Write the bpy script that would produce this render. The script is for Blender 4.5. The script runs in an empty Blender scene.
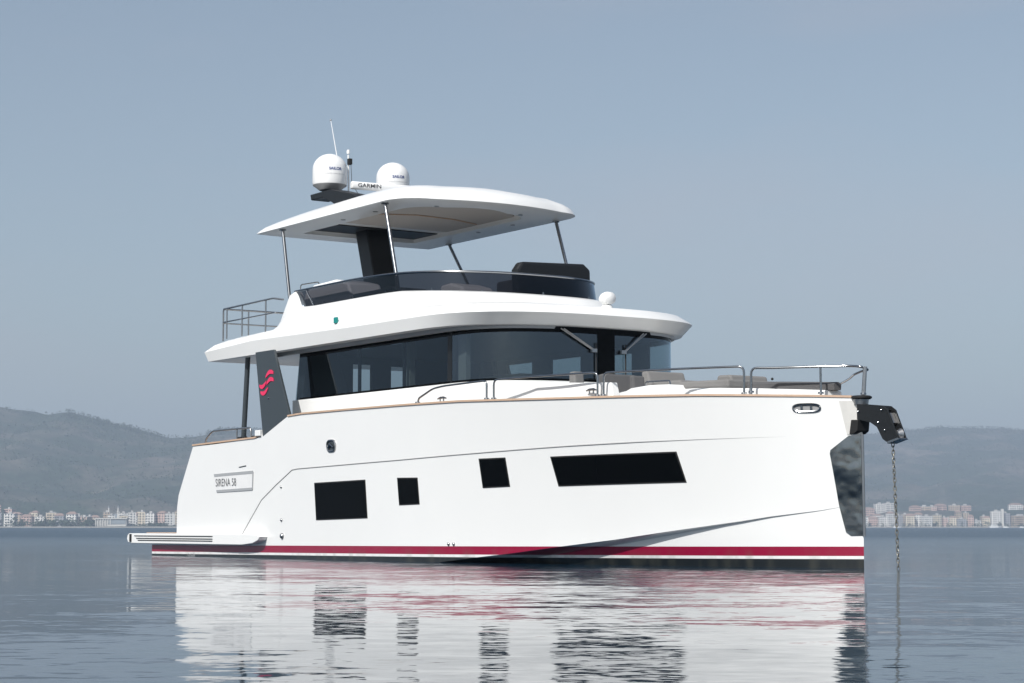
import bpy, bmesh, math, random
import numpy as np
from mathutils import Vector, Matrix, noise
R = math.radians
random.seed(7)
sc = bpy.context.scene
col = sc.collection

# ------------------------------------------------------------------ camera
cam_d = bpy.data.cameras.new('camera'); cam = bpy.data.objects.new('camera', cam_d); col.objects.link(cam)
cam.location = (0, 0, 0.594)
cam.rotation_euler = (math.pi/2 + math.atan(186/2054), 0, 0)
cam_d.sensor_width = 36; cam_d.lens = 2054/1024*36
cam_d.clip_start = 0.1; cam_d.clip_end = 30000
sc.camera = cam

# ------------------------------------------------------------------ sky, sun, exposure
SUN_AZ = math.atan2(-0.50, -0.86)      # direction towards the sun, measured from +Y towards +X
SUN_EL = R(43)
world = bpy.data.worlds.new('World'); sc.world = world; world.use_nodes = True
wn = world.node_tree.nodes; wl = world.node_tree.links
for n in list(wn): wn.remove(n)
wo = wn.new('ShaderNodeOutputWorld'); bg = wn.new('ShaderNodeBackground')
sky = wn.new('ShaderNodeTexSky'); sky.sky_type = 'NISHITA'; sky.sun_disc = False
sky.sun_elevation = SUN_EL; sky.sun_rotation = SUN_AZ
sky.altitude = 0; sky.air_density = 1.0; sky.dust_density = 1.6; sky.ozone_density = 1.5
hs = wn.new('ShaderNodeHueSaturation'); hs.inputs['Saturation'].default_value = 0.73
wti = wn.new('ShaderNodeMix'); wti.data_type = 'RGBA'; wti.blend_type = 'MULTIPLY'; wti.inputs['Factor'].default_value = 1; wti.inputs['B'].default_value = (0.965, 1.005, 0.965, 1)
wl.new(sky.outputs[0], wti.inputs['A']); wl.new(wti.outputs['Result'], hs.inputs['Color'])
# very thin, wide veils of high cloud
wtc = wn.new('ShaderNodeTexCoord'); wmp = wn.new('ShaderNodeMapping'); wmp.inputs['Scale'].default_value = (1, 1, 3.5); wmp.inputs['Location'].default_value = (0.35, 0, 0.1)
wns = wn.new('ShaderNodeTexNoise'); wns.inputs['Scale'].default_value = 3.2; wns.inputs['Detail'].default_value = 5; wns.inputs['Roughness'].default_value = 0.5
wmr = wn.new('ShaderNodeMapRange'); wmr.inputs['From Min'].default_value = 0.48; wmr.inputs['From Max'].default_value = 0.78; wmr.inputs['To Max'].default_value = 0.34
wmx = wn.new('ShaderNodeMix'); wmx.data_type = 'RGBA'; wmx.inputs['B'].default_value = (5.2, 4.7, 4.9, 1)
wl.new(wtc.outputs['Generated'], wmp.inputs[0]); wl.new(wmp.outputs[0], wns.inputs['Vector']); wl.new(wns.outputs['Fac'], wmr.inputs['Value'])
wl.new(wmr.outputs[0], wmx.inputs['Factor']); wl.new(hs.outputs[0], wmx.inputs['A']); wl.new(wmx.outputs['Result'], bg.inputs['Color'])
bg.inputs['Strength'].default_value = 0.081
wl.new(bg.outputs[0], wo.inputs['Surface'])
sd = bpy.data.lights.new('sun', 'SUN'); sun = bpy.data.objects.new('sun', sd); col.objects.link(sun)
sd.energy = 4.0; sd.angle = R(0.5); sd.color = (1, 0.975, 0.94)
to_sun = Vector((math.sin(SUN_AZ)*math.cos(SUN_EL), math.cos(SUN_AZ)*math.cos(SUN_EL), math.sin(SUN_EL)))
sun.rotation_euler = to_sun.to_track_quat('Z', 'Y').to_euler()
sc.view_settings.view_transform = 'Standard'; sc.view_settings.look = 'None'
sc.view_settings.exposure = 0.42; sc.view_settings.gamma = 1
sc.render.engine = 'CYCLES'
sc.cycles.max_bounces = 10; sc.cycles.transparent_max_bounces = 16; sc.cycles.volume_bounces = 1

# ------------------------------------------------------------------ materials
def mat(name, color, rough=0.5, metal=0.0, coat=0.0, var=0.0, vscale=8.0, bump=0.0, bscale=60.0, ior=1.5):
    m = bpy.data.materials.new(name); m.use_nodes = True
    nt = m.node_tree; b = nt.nodes['Principled BSDF']
    b.inputs['Base Color'].default_value = (*color, 1); b.inputs['Roughness'].default_value = rough
    b.inputs['Metallic'].default_value = metal; b.inputs['Coat Weight'].default_value = coat
    b.inputs['Coat Roughness'].default_value = 0.05; b.inputs['IOR'].default_value = ior
    tc = nt.nodes.new('ShaderNodeTexCoord')
    if var > 0:
        n = nt.nodes.new('ShaderNodeTexNoise'); n.inputs['Scale'].default_value = vscale; n.inputs['Detail'].default_value = 5
        mx = nt.nodes.new('ShaderNodeMix'); mx.data_type = 'RGBA'
        mx.inputs['A'].default_value = (*[c*(1-var) for c in color], 1); mx.inputs['B'].default_value = (*[min(1, c*(1+var)) for c in color], 1)
        nt.links.new(tc.outputs['Object'], n.inputs['Vector']); nt.links.new(n.outputs['Fac'], mx.inputs['Factor'])
        nt.links.new(mx.outputs['Result'], b.inputs['Base Color'])
    if bump > 0:
        n = nt.nodes.new('ShaderNodeTexNoise'); n.inputs['Scale'].default_value = bscale; n.inputs['Detail'].default_value = 3
        bp = nt.nodes.new('ShaderNodeBump'); bp.inputs['Strength'].default_value = bump; bp.inputs['Distance'].default_value = 0.01
        nt.links.new(tc.outputs['Object'], n.inputs['Vector']); nt.links.new(n.outputs['Fac'], bp.inputs['Height'])
        nt.links.new(bp.outputs[0], b.inputs['Normal'])
    return m

M = {}
M['gel'] = mat('white_gelcoat', (0.80, 0.80, 0.785), 0.35, coat=0.3, var=0.015, vscale=1.5)
M['gel2'] = mat('white_gelcoat_deck', (0.78, 0.78, 0.77), 0.45, coat=0.15, var=0.02, vscale=3)
M['grey_panel'] = mat('grey_metallic_paint', (0.036, 0.046, 0.053), 0.4, coat=0.2, var=0.03)
M['black'] = mat('black_paint', (0.007, 0.008, 0.009), 0.45, coat=0.0, var=0.1)
M['blackglass'] = mat('black_glass', (0.0015, 0.002, 0.0025), 0.05, ior=1.15, var=0.0)
M['steel'] = mat('polished_steel', (0.33, 0.34, 0.35), 0.16, metal=1.0, var=0.05, vscale=14)
M['steel_dull'] = mat('brushed_steel', (0.42, 0.42, 0.42), 0.32, metal=1.0, var=0.12, vscale=20)
M['steel_pale'] = mat('satin_steel', (0.72, 0.70, 0.66), 0.42, metal=0.55, var=0.08, vscale=12)
M['teak'] = mat('teak', (0.50, 0.35, 0.25), 0.6, var=0.15, vscale=9)
M['fabric'] = mat('grey_fabric', (0.095, 0.094, 0.096), 0.9, var=0.06, bump=0.4, bscale=300)
M['fabric2'] = mat('taupe_fabric', (0.19, 0.185, 0.18), 0.9, var=0.05, bump=0.4, bscale=300)
M['fabricd'] = mat('dark_grey_fabric', (0.06, 0.062, 0.068), 0.9, var=0.08, bump=0.4, bscale=300)
M['ceiling'] = mat('beige_ceiling', (0.48, 0.44, 0.40), 0.6, var=0.04)
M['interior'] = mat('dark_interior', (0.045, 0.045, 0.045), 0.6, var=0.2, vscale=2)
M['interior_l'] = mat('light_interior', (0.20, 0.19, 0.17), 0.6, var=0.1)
M['red'] = mat('crimson_paint', (0.75, 0.02, 0.10), 0.4, coat=0.3)
M['text_dark'] = mat('dark_lettering', (0.05, 0.05, 0.055), 0.5)
M['silver'] = mat('silver_plate', (0.74, 0.74, 0.735), 0.35, metal=0.0, var=0.08, vscale=4)
M['text_mid'] = mat('mid_grey_lettering', (0.13, 0.135, 0.14), 0.4)
M['text_blue'] = mat('blue_lettering', (0.01, 0.04, 0.20), 0.5)
M['text_grey'] = mat('grey_lettering', (0.35, 0.36, 0.37), 0.4)
M['groove'] = mat('shadow_groove', (0.30, 0.30, 0.30), 0.6)  # grey that paints in the styling groove's shade
M['dome_grey'] = mat('grey_plastic', (0.30, 0.30, 0.30), 0.5)
M['teal'] = mat('green_lens', (0.0, 0.22, 0.20), 0.1)
M['rubber'] = mat('black_rubber', (0.010, 0.010, 0.010), 0.7)
M['chain'] = mat('galvanised_chain', (0.22, 0.215, 0.19), 0.5, metal=0.6, var=0.3, vscale=40)

def glass(name, tint, ior=1.5, rough=0.0):
    m = bpy.data.materials.new(name); m.use_nodes = True; nt = m.node_tree
    for n in list(nt.nodes): nt.nodes.remove(n)
    o = nt.nodes.new('ShaderNodeOutputMaterial'); mx = nt.nodes.new('ShaderNodeMixShader')
    t = nt.nodes.new('ShaderNodeBsdfTransparent'); t.inputs['Color'].default_value = (*tint, 1)
    g = nt.nodes.new('ShaderNodeBsdfGlossy'); g.inputs['Roughness'].default_value = rough; g.inputs['Color'].default_value = (0.72, 0.86, 1, 1)
    f = nt.nodes.new('ShaderNodeFresnel'); f.inputs['IOR'].default_value = ior
    ge = nt.nodes.new('ShaderNodeNewGeometry'); im = nt.nodes.new('ShaderNodeMix')      # same reflectance seen from either side
    im.inputs['A'].default_value = ior; im.inputs['B'].default_value = 1/ior
    nt.links.new(ge.outputs['Backfacing'], im.inputs['Factor']); nt.links.new(im.outputs['Result'], f.inputs['IOR'])
    nt.links.new(f.outputs[0], mx.inputs['Fac']); nt.links.new(t.outputs[0], mx.inputs[1]); nt.links.new(g.outputs[0], mx.inputs[2])
    nt.links.new(mx.outputs[0], o.inputs['Surface'])
    return m
M['glass'] = glass('tinted_saloon_glass', (0.40, 0.47, 0.49), 1.5)
M['glass_ws'] = glass('tinted_windscreen', (0.46, 0.54, 0.57), 2.1)
M['glass_fly'] = glass('smoked_acrylic', (0.10, 0.098, 0.11), 1.45)

# hull paint: gelcoat, red boot stripe, black antifouling, split by height above the waterline
def hull_paint():
    m = bpy.data.materials.new('hull_paint'); m.use_nodes = True; nt = m.node_tree
    b = nt.nodes['Principled BSDF']; N = nt.nodes.new; L = nt.links.new
    tc = N('ShaderNodeTexCoord'); sp = N('ShaderNodeSeparateXYZ'); L(tc.outputs['Object'], sp.inputs[0])
    # stripe height rises slightly towards the bow
    mu = N('ShaderNodeMath'); mu.operation = 'MULTIPLY'; mu.inputs[1].default_value = -0.0052; L(sp.outputs['X'], mu.inputs[0])
    ad = N('ShaderNodeMath'); ad.operation = 'ADD'; L(sp.outputs['Z'], ad.inputs[0]); L(mu.outputs[0], ad.inputs[1])
    mr = N('ShaderNodeMapRange'); mr.inputs['From Min'].default_value = 0; mr.inputs['From Max'].default_value = 0.5; L(ad.outputs[0], mr.inputs['Value'])
    cr = N('ShaderNodeValToRGB'); cr.color_ramp.interpolation = 'CONSTANT'
    e = cr.color_ramp.elements
    e[0].position = 0; e[0].color = (0.010, 0.012, 0.013, 1)
    e[1].position = 0.062/0.5; e[1].color = (0.78, 0.78, 0.765, 1)
    x = e.new(0.104/0.5); x.color = (0.27, 0.0025, 0.034, 1)
    x = e.new(0.236/0.5); x.color = (0.80, 0.80, 0.785, 1)
    L(mr.outputs[0], cr.inputs[0])
    # faint streaks and patches
    n = N('ShaderNodeTexNoise'); n.inputs['Scale'].default_value = 1.2; n.inputs['Detail'].default_value = 6
    mp = N('ShaderNodeMapping'); mp.inputs['Scale'].default_value = (1.2, 1, 0.8); L(tc.outputs['Object'], mp.inputs[0]); L(mp.outputs[0], n.inputs['Vector'])
    mr2 = N('ShaderNodeMapRange'); mr2.inputs['To Min'].default_value = 0.975; mr2.inputs['To Max'].default_value = 1.02; L(n.outputs['Fac'], mr2.inputs['Value'])
    mm = N('ShaderNodeMix'); mm.data_type = 'RGBA'; mm.blend_type = 'MULTIPLY'; mm.inputs['Factor'].default_value = 1
    L(cr.outputs[0], mm.inputs['A']); L(mr2.outputs[0], mm.inputs['B']); L(mm.outputs['Result'], b.inputs['Base Color'])
    # wet, slightly stained edge where the sea laps the paint, with a shape of its own
    g1 = N('ShaderNodeTexNoise'); g1.inputs['Scale'].default_value = 5; g1.inputs['Detail'].default_value = 6
    mp2 = N('ShaderNodeMapping'); mp2.inputs['Scale'].default_value = (1, 1, 0.25); L(tc.outputs['Object'], mp2.inputs[0]); L(mp2.outputs[0], g1.inputs['Vector'])
    zr = N('ShaderNodeMapRange'); zr.inputs['From Min'].default_value = 0.24; zr.inputs['From Max'].default_value = 0.07; L(ad.outputs[0], zr.inputs['Value'])
    gm = N('ShaderNodeMapRange'); gm.inputs['From Min'].default_value = 0.45; gm.inputs['From Max'].default_value = 0.75; gm.inputs['To Max'].default_value = 0.35; L(g1.outputs['Fac'], gm.inputs['Value'])
    gg = N('ShaderNodeMath'); gg.operation = 'MULTIPLY'; L(zr.outputs[0], gg.inputs[0]); L(gm.outputs[0], gg.inputs[1])
    m3 = N('ShaderNodeMix'); m3.data_type = 'RGBA'; m3.inputs['B'].default_value = (0.10, 0.095, 0.07, 1); L(gg.outputs[0], m3.inputs['Factor']); L(mm.outputs['Result'], m3.inputs['A'])
    L(m3.outputs['Result'], b.inputs['Base Color'])
    b.inputs['Roughness'].default_value = 0.3; b.inputs['Coat Weight'].default_value = 0.6; b.inputs['Coat Roughness'].default_value = 0.04
    return m
M['hull'] = hull_paint()

def building_mat(name, wall, win=(0.06, 0.07, 0.08), fl=3.0, ww=3.4):
    m = bpy.data.materials.new(name); m.use_nodes = True; nt = m.node_tree
    b = nt.nodes['Principled BSDF']; N = nt.nodes.new; L = nt.links.new
    tc = N('ShaderNodeTexCoord'); sp = N('ShaderNodeSeparateXYZ'); L(tc.outputs['Object'], sp.inputs[0])
    def band(src, period, a):
        d = N('ShaderNodeMath'); d.operation = 'DIVIDE'; d.inputs[1].default_value = period; L(src, d.inputs[0])
        f = N('ShaderNodeMath'); f.operation = 'FRACT'; L(d.outputs[0], f.inputs[0])
        g = N('ShaderNodeMath'); g.operation = 'GREATER_THAN'; g.inputs[1].default_value = a; L(f.outputs[0], g.inputs[0]); return g.outputs[0]
    ax = N('ShaderNodeMath'); ax.operation = 'ADD'; L(sp.outputs['X'], ax.inputs[0]); L(sp.outputs['Y'], ax.inputs[1])
    p = N('ShaderNodeMath'); p.operation = 'MULTIPLY'; L(band(sp.outputs['Z'], fl, 0.45), p.inputs[0]); L(band(ax.outputs[0], ww, 0.5), p.inputs[1])
    mx = N('ShaderNodeMix'); mx.data_type = 'RGBA'; mx.inputs['A'].default_value = (*wall, 1); mx.inputs['B'].default_value = (*win, 1)
    L(p.outputs[0], mx.inputs['Factor']); L(mx.outputs['Result'], b.inputs['Base Color']); b.inputs['Roughness'].default_value = 0.8
    return m
BM = {
 'white': building_mat('white_render', (0.72, 0.70, 0.66)),
 'cream': building_mat('cream_render', (0.66, 0.58, 0.45)),
 'pink': building_mat('pink_render', (0.58, 0.42, 0.36)),
 'grey': building_mat('grey_render', (0.36, 0.36, 0.37)),
 'tan': building_mat('tan_render', (0.46, 0.37, 0.28)),
}
M['rooftile'] = mat('red_roof_tiles', (0.30, 0.21, 0.175), 0.8, var=0.2, vscale=0.5)
M['roofflat'] = mat('flat_roof', (0.45, 0.44, 0.42), 0.9, var=0.1, vscale=0.5)
M['stone'] = mat('pale_stone', (0.62, 0.60, 0.55), 0.8, var=0.06, vscale=0.4)
M['lead'] = mat('lead_dome', (0.25, 0.28, 0.30), 0.5, var=0.1, vscale=0.5)
M['leaf'] = mat('foliage', (0.045, 0.065, 0.035), 0.9, var=0.35, vscale=0.15)
M['boatwhite'] = mat('boat_white', (0.78, 0.78, 0.76), 0.5)
M['quay'] = mat('concrete_quay', (0.38, 0.36, 0.33), 0.9, var=0.15, vscale=0.1)

# ------------------------------------------------------------------ helpers
def tag(o, label=None, cat=None, group=None, kind=None):
    if label: o['label'] = label
    if cat: o['category'] = cat
    if group: o['group'] = group
    if kind: o['kind'] = kind
    return o

def empty(name, loc=(0, 0, 0), rz=0.0):
    o = bpy.data.objects.new(name, None); col.objects.link(o); o.location = loc; o.rotation_euler = (0, 0, rz); return o

MIRROR = []   # starboard parts that get a port twin at the end
class MB:
    def __init__(s): s.bm = bmesh.new()
    def face(s, pts):
        return s.bm.faces.new([s.bm.verts.new(p) for p in pts])
    def box(s, x0, x1, y0, y1, z0, z1):
        c = [(x0,y0,z0),(x1,y0,z0),(x1,y1,z0),(x0,y1,z0),(x0,y0,z1),(x1,y0,z1),(x1,y1,z1),(x0,y1,z1)]
        v = [s.bm.verts.new(p) for p in c]
        for f in [(0,3,2,1),(4,5,6,7),(0,1,5,4),(1,2,6,5),(2,3,7,6),(3,0,4,7)]: s.bm.faces.new([v[i] for i in f])
        return s
    def prism(s, poly, a, b, axis='y'):
        """poly in the plane across axis: y -> (x,z); x -> (y,z); z -> (x,y)"""
        def P(p, t):
            return (p[0], t, p[1]) if axis == 'y' else (t, p[0], p[1]) if axis == 'x' else (p[0], p[1], t)
        A = [s.bm.verts.new(P(p, a)) for p in poly]; B = [s.bm.verts.new(P(p, b)) for p in poly]
        n = len(poly); s.bm.faces.new(A); s.bm.faces.new(B[::-1])
        for i in range(n): s.bm.faces.new([A[i], B[i], B[(i+1) % n], A[(i+1) % n]])
        return s
    def grid(s, rows, close=False):
        V = [[s.bm.verts.new(p) for p in r] for r in rows]
        for i in range(len(V)-1):
            n = len(V[i])
            for j in range(n if close else n-1):
                s.bm.faces.new([V[i][j], V[i][(j+1) % n], V[i+1][(j+1) % n], V[i+1][j]])
        return V
    def tube(s, path, r, n=8, cap=True):
        path = [Vector(p) for p in path]
        rs = r if isinstance(r, (list, tuple)) else [r]*len(path)
        rings = []; up = None
        for i, p in enumerate(path):
            t = (path[min(i+1, len(path)-1)] - path[max(i-1, 0)]).normalized()
            if up is None:
                up = Vector((0, 0, 1)) if abs(t.z) < 0.9 else Vector((1, 0, 0))
            a = t.cross(up).normalized(); up = a.cross(t).normalized()
            rings.append([s.bm.verts.new(p + rs[i]*(math.cos(k*2*math.pi/n)*a + math.sin(k*2*math.pi/n)*up)) for k in range(n)])
        for i in range(len(rings)-1):
            for k in range(n): s.bm.faces.new([rings[i][k], rings[i][(k+1) % n], rings[i+1][(k+1) % n], rings[i+1][k]])
        if cap: s.bm.faces.new(rings[0][::-1]); s.bm.faces.new(rings[-1])
        return s
    def lathe(s, prof, c=(0, 0, 0), n=24):
        rings = []
        for r, z in prof:
            if r < 1e-5: rings.append([s.bm.verts.new((c[0], c[1], c[2]+z))])
            else: rings.append([s.bm.verts.new((c[0]+r*math.cos(k*2*math.pi/n), c[1]+r*math.sin(k*2*math.pi/n), c[2]+z)) for k in range(n)])
        for a, b in zip(rings, rings[1:]):
            for k in range(n):
                k2 = (k+1) % n
                if len(a) == 1 and len(b) == 1: continue
                if len(a) == 1: s.bm.faces.new([a[0], b[k2], b[k]])
                elif len(b) == 1: s.bm.faces.new([a[k], a[k2], b[0]])
                else: s.bm.faces.new([a[k], a[k2], b[k2], b[k]])
        return s
    def ball(s, c, r, sz=1.0, n=10):
        return s.lathe([(0, -r*sz)] + [(r*math.cos(a), r*sz*math.sin(a)) for a in [R(-60+30*i) for i in range(5)]] + [(0, r*sz)], c, n)
    def build(s, name, m, parent=None, smooth=35, bevel=0, mirror=False, recalc=True):
        if recalc:
            bmesh.ops.remove_doubles(s.bm, verts=s.bm.verts, dist=1e-5)
            bmesh.ops.recalc_face_normals(s.bm, faces=s.bm.faces)
        me = bpy.data.meshes.new(name); s.bm.to_mesh(me); s.bm.free()
        me.materials.append(m)
        if smooth:
            me.shade_smooth(); me.set_sharp_from_angle(angle=R(smooth))
        o = bpy.data.objects.new(name, me); col.objects.link(o)
        if parent: o.parent = parent
        if mirror and parent is yacht: MIRROR.append(o)
        if bevel:
            bv = o.modifiers.new('bevel', 'BEVEL'); bv.width = bevel; bv.segments = 2; bv.limit_method = 'ANGLE'; bv.angle_limit = R(40)
            bv.harden_normals = False
        return o

def text_mesh(s, size, name, m, parent, mapf, depth=0.0, width=None, bold=0.0):
    cu = bpy.data.curves.new(name, 'FONT'); cu.body = s; cu.size = size; cu.align_x = 'CENTER'; cu.offset = bold
    t = bpy.data.objects.new('tmp_text', cu); col.objects.link(t)
    dg = bpy.context.evaluated_depsgraph_get(); me = bpy.data.meshes.new_from_object(t.evaluated_get(dg))
    bpy.data.objects.remove(t)
    xs = [v.co.x for v in me.vertices]; w = max(xs)-min(xs); k = (width/w) if width else 1
    for v in me.vertices: v.co = Vector(mapf(v.co.x*k, v.co.y))
    me.materials.clear(); me.materials.append(m); me.name = name
    o = bpy.data.objects.new(name, me); col.objects.link(o); o.parent = parent
    return o

def sell(hw, xa, xs, xf, n=2.8, n1=14, n2=18, xlist=None):
    """starboard half outline from aft to the centre of the front, then port back aft"""
    P = []
    st = xlist if xlist is not None else [xa+(xs-xa)*i/n1 for i in range(n1)]
    for x in st: P.append((x, -hw))
    for i in range(n2+1):
        a = math.pi/2*i/n2
        P.append((xs+(xf-xs)*math.sin(a)**(2/n), -hw*math.cos(a)**(2/n) if i < n2 else 0.0))
    Q = [(x, -y) for x, y in P[:-1]][::-1]
    return P+Q

# ------------------------------------------------------------------ water
WL = 0.032     # the sea surface; the yacht floats this much above its designed line
def make_water():
    mb = MB()
    mb.face([(-4700, -4300, WL), (4700, -4300, WL), (4700, 7600, WL), (-4700, 7600, WL)])
    m = bpy.data.materials.new('sea_water'); m.use_nodes = True; nt = m.node_tree; N = nt.nodes.new; L = nt.links.new
    b = nt.nodes['Principled BSDF']
    b.inputs['Base Color'].default_value = (0.006, 0.028, 0.055, 1); b.inputs['Roughness'].default_value = 0.015; b.inputs['IOR'].default_value = 1.25
    tc = N('ShaderNodeTexCoord')
    acc = None      # wave slopes, summed over several wave sizes
    for sc_, amp, det, sx in [(0.16, 0.018, 3, 0.45), (0.9, 0.046, 3, 0.4), (4.5, 0.070, 3, 0.45), (15.0, 0.055, 3, 0.5)]:
        mp = N('ShaderNodeMapping'); mp.inputs['Scale'].default_value = (sc_*sx, sc_, 1); mp.inputs['Rotation'].default_value = (0, 0, R(6+5*sc_)); mp.inputs['Location'].default_value = (3*sc_, 7, 0)
        n = N('ShaderNodeTexNoise'); n.inputs['Scale'].default_value = 1; n.inputs['Detail'].default_value = det; n.inputs['Roughness'].default_value = 0.55
        L(tc.outputs['Object'], mp.inputs[0]); L(mp.outputs[0], n.inputs['Vector'])
        sb = N('ShaderNodeVectorMath'); sb.operation = 'SUBTRACT'; sb.inputs[1].default_value = (0.5, 0.5, 0.5); L(n.outputs['Color'], sb.inputs[0])
        sc2 = N('ShaderNodeVectorMath'); sc2.operation = 'MULTIPLY'; sc2.inputs[1].default_value = (amp*0.7, amp, 0); L(sb.outputs[0], sc2.inputs[0])
        if acc is None: acc = sc2.outputs[0]
        else:
            ad = N('ShaderNodeVectorMath'); ad.operation = 'ADD'; L(acc, ad.inputs[0]); L(sc2.outputs[0], ad.inputs[1]); acc = ad.outputs[0]
    # calm and ruffled patches
    pn = N('ShaderNodeTexNoise'); pn.inputs['Scale'].default_value = 0.11; pn.inputs['Detail'].default_value = 3; L(tc.outputs['Object'], pn.inputs['Vector'])
    pr_ = N('ShaderNodeMapRange'); pr_.inputs['From Min'].default_value = 0.35; pr_.inputs['From Max'].default_value = 0.65; pr_.inputs['To Min'].default_value = 0.45; pr_.inputs['To Max'].default_value = 1.6
    L(pn.outputs['Fac'], pr_.inputs['Value'])
    # the open bay is ruffled by wind, the water round the boat is calmer
    sy = N('ShaderNodeSeparateXYZ'); L(tc.outputs['Object'], sy.inputs[0])
    fr = N('ShaderNodeMapRange'); fr.inputs['From Min'].default_value = 45; fr.inputs['From Max'].default_value = 300; fr.inputs['To Min'].default_value = 1.0; fr.inputs['To Max'].default_value = 0.6
    L(sy.outputs['Y'], fr.inputs['Value'])
    rg = N('ShaderNodeMapRange'); rg.inputs['From Min'].default_value = 16; rg.inputs['From Max'].default_value = 130; rg.inputs['To Min'].default_value = 0.038; rg.inputs['To Max'].default_value = 0.27
    L(sy.outputs['Y'], rg.inputs['Value']); L(rg.outputs[0], b.inputs['Roughness'])
    pm = N('ShaderNodeMath'); pm.operation = 'MULTIPLY'; L(pr_.outputs[0], pm.inputs[0]); L(fr.outputs[0], pm.inputs[1])
    sc3 = N('ShaderNodeVectorMath'); sc3.operation = 'SCALE'; L(acc, sc3.inputs[0]); L(pm.outputs[0], sc3.inputs['Scale'])
    up = N('ShaderNodeVectorMath'); up.operation = 'ADD'; up.inputs[1].default_value = (0, 0, 1); L(sc3.outputs[0], up.inputs[0])
    nm = N('ShaderNodeVectorMath'); nm.operation = 'NORMALIZE'; L(up.outputs[0], nm.inputs[0]); L(nm.outputs[0], b.inputs['Normal'])
    tag(mb.build('water', m, smooth=0), kind='structure')
make_water()

# ------------------------------------------------------------------ hills on the far shores
def lerp(x, xs, ys): return float(np.interp(x, xs, ys))
def shoreY(X): return lerp(X, [-300, 420], [2392, 2985])
def ridgeY(X): return lerp(X, [-300, 500], [3700, 5200])
RX = [-2600, -1800, -1300, -1000, -922, -885, -841, -795, -742, -715, -670, -625, -589, -540, -420, -200, 100, 500, 900, 995, 1095, 1172, 1296, 1500, 2000, 2600]
RZ = [210, 260, 250, 228, 216, 209, 201, 206, 196, 186, 176, 164, 161, 168, 176, 190, 215, 232, 240, 244, 255, 253, 248, 255, 240, 190]
def terrain(X, Y):
    ys_, yr = shoreY(X), ridgeY(X)
    t = (Y-ys_)/(yr-ys_)
    if t < 0: return -3.0 + 4.2*max(0, 1+t*60)
    rh = lerp(X, RX, RZ)
    if t <= 1: base = rh*(0.10*t + 0.90*t**1.7)
    else: base = rh*max(0, 1-(t-1)*0.55)
    k = min(1, t*2.5)*min(1, abs(1-t)*3+0.06)
    p = Vector((X/420, Y/420, 0.3))
    rn = 1-abs(noise.fractal(p, 1.0, 2.0, 4))*2
    base += (rn-0.6)*38*k + noise.fractal(Vector((X/60, Y/60, 5)), 1.0, 2.0, 3)*5*min(1, t*3)
    if X > 420: base += 19*max(0, 1-t)**1.3*min(1, max(0, (t-0.06)/0.035))*min(1, (X-420)/80)
    return 1.2 + max(0, base)
def make_hills():
    mb = MB(); X0, X1, Y0, Y1, sx, sy = -2600, 2600, 2330, 6700, 20, 26
    rows = []
    Y = Y0
    while Y < Y1:
        rows.append([(X, Y, terrain(X, Y)) for X in range(X0, X1+1, sx)])
        Y += 12 if Y < 3100 else sy if Y < 5300 else 60
    mb.grid(rows)
    m = bpy.data.materials.new('hillside'); m.use_nodes = True; nt = m.node_tree; N = nt.nodes.new; L = nt.links.new
    b = nt.nodes['Principled BSDF']; b.inputs['Roughness'].default_value = 0.95
    tc = N('ShaderNodeTexCoord')
    n1 = N('ShaderNodeTexNoise'); n1.inputs['Scale'].default_value = 0.006; n1.inputs['Detail'].default_value = 8; n1.inputs['Roughness'].default_value = 0.62
    n2 = N('ShaderNodeTexNoise'); n2.inputs['Scale'].default_value = 0.06; n2.inputs['Detail'].default_value = 6; n2.inputs['Roughness'].default_value = 0.7
    L(tc.outputs['Object'], n1.inputs['Vector']); L(tc.outputs['Object'], n2.inputs['Vector'])
    c1 = N('ShaderNodeValToRGB'); c1.color_ramp.elements[0].position = 0.47; c1.color_ramp.elements[0].color = (0.030, 0.048, 0.030, 1)
    c1.color_ramp.elements[1].position = 0.66; c1.color_ramp.elements[1].color = (0.135, 0.118, 0.098, 1)
    L(n1.outputs['Fac'], c1.inputs[0])
    c2 = N('ShaderNodeValToRGB'); c2.color_ramp.elements[0].position = 0.4; c2.color_ramp.elements[0].color = (0.6, 0.6, 0.6, 1)
    c2.color_ramp.elements[1].position = 0.65; c2.color_ramp.elements[1].color = (1.15, 1.15, 1.15, 1)
    L(n2.outputs['Fac'], c2.inputs[0])
    mx = N('ShaderNodeMix'); mx.data_type = 'RGBA'; mx.blend_type = 'MULTIPLY'; mx.inputs['Factor'].default_value = 1
    L(c1.outputs[0], mx.inputs['A']); L(c2.outputs[0], mx.inputs['B']); L(mx.outputs['Result'], b.inputs['Base Color'])
    tag(mb.build('hills', m, smooth=180, recalc=False), kind='structure')
make_hills()

def clump(mb, x, y, z, r, h, n):
    for _ in range(n):
        a = random.uniform(0, 6.28); q = random.uniform(0, 1)**0.5; zz = random.uniform(0.1, 1)
        wv = r*math.sin(math.pi*min(1, zz*0.85+0.12))**0.7
        c = Vector((x+q*wv*math.cos(a), y+q*wv*math.sin(a), z+zz*h))
        s = r*random.uniform(0.25, 0.5)
        vs = [mb.bm.verts.new(c+Vector((random.gauss(0, 1), random.gauss(0, 1), random.gauss(0, 1))).normalized()*s) for _ in range(4)]
        for f in [(0,1,2),(0,3,1),(1,3,2),(2,3,0)]: mb.bm.faces.new([vs[i] for i in f])

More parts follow.
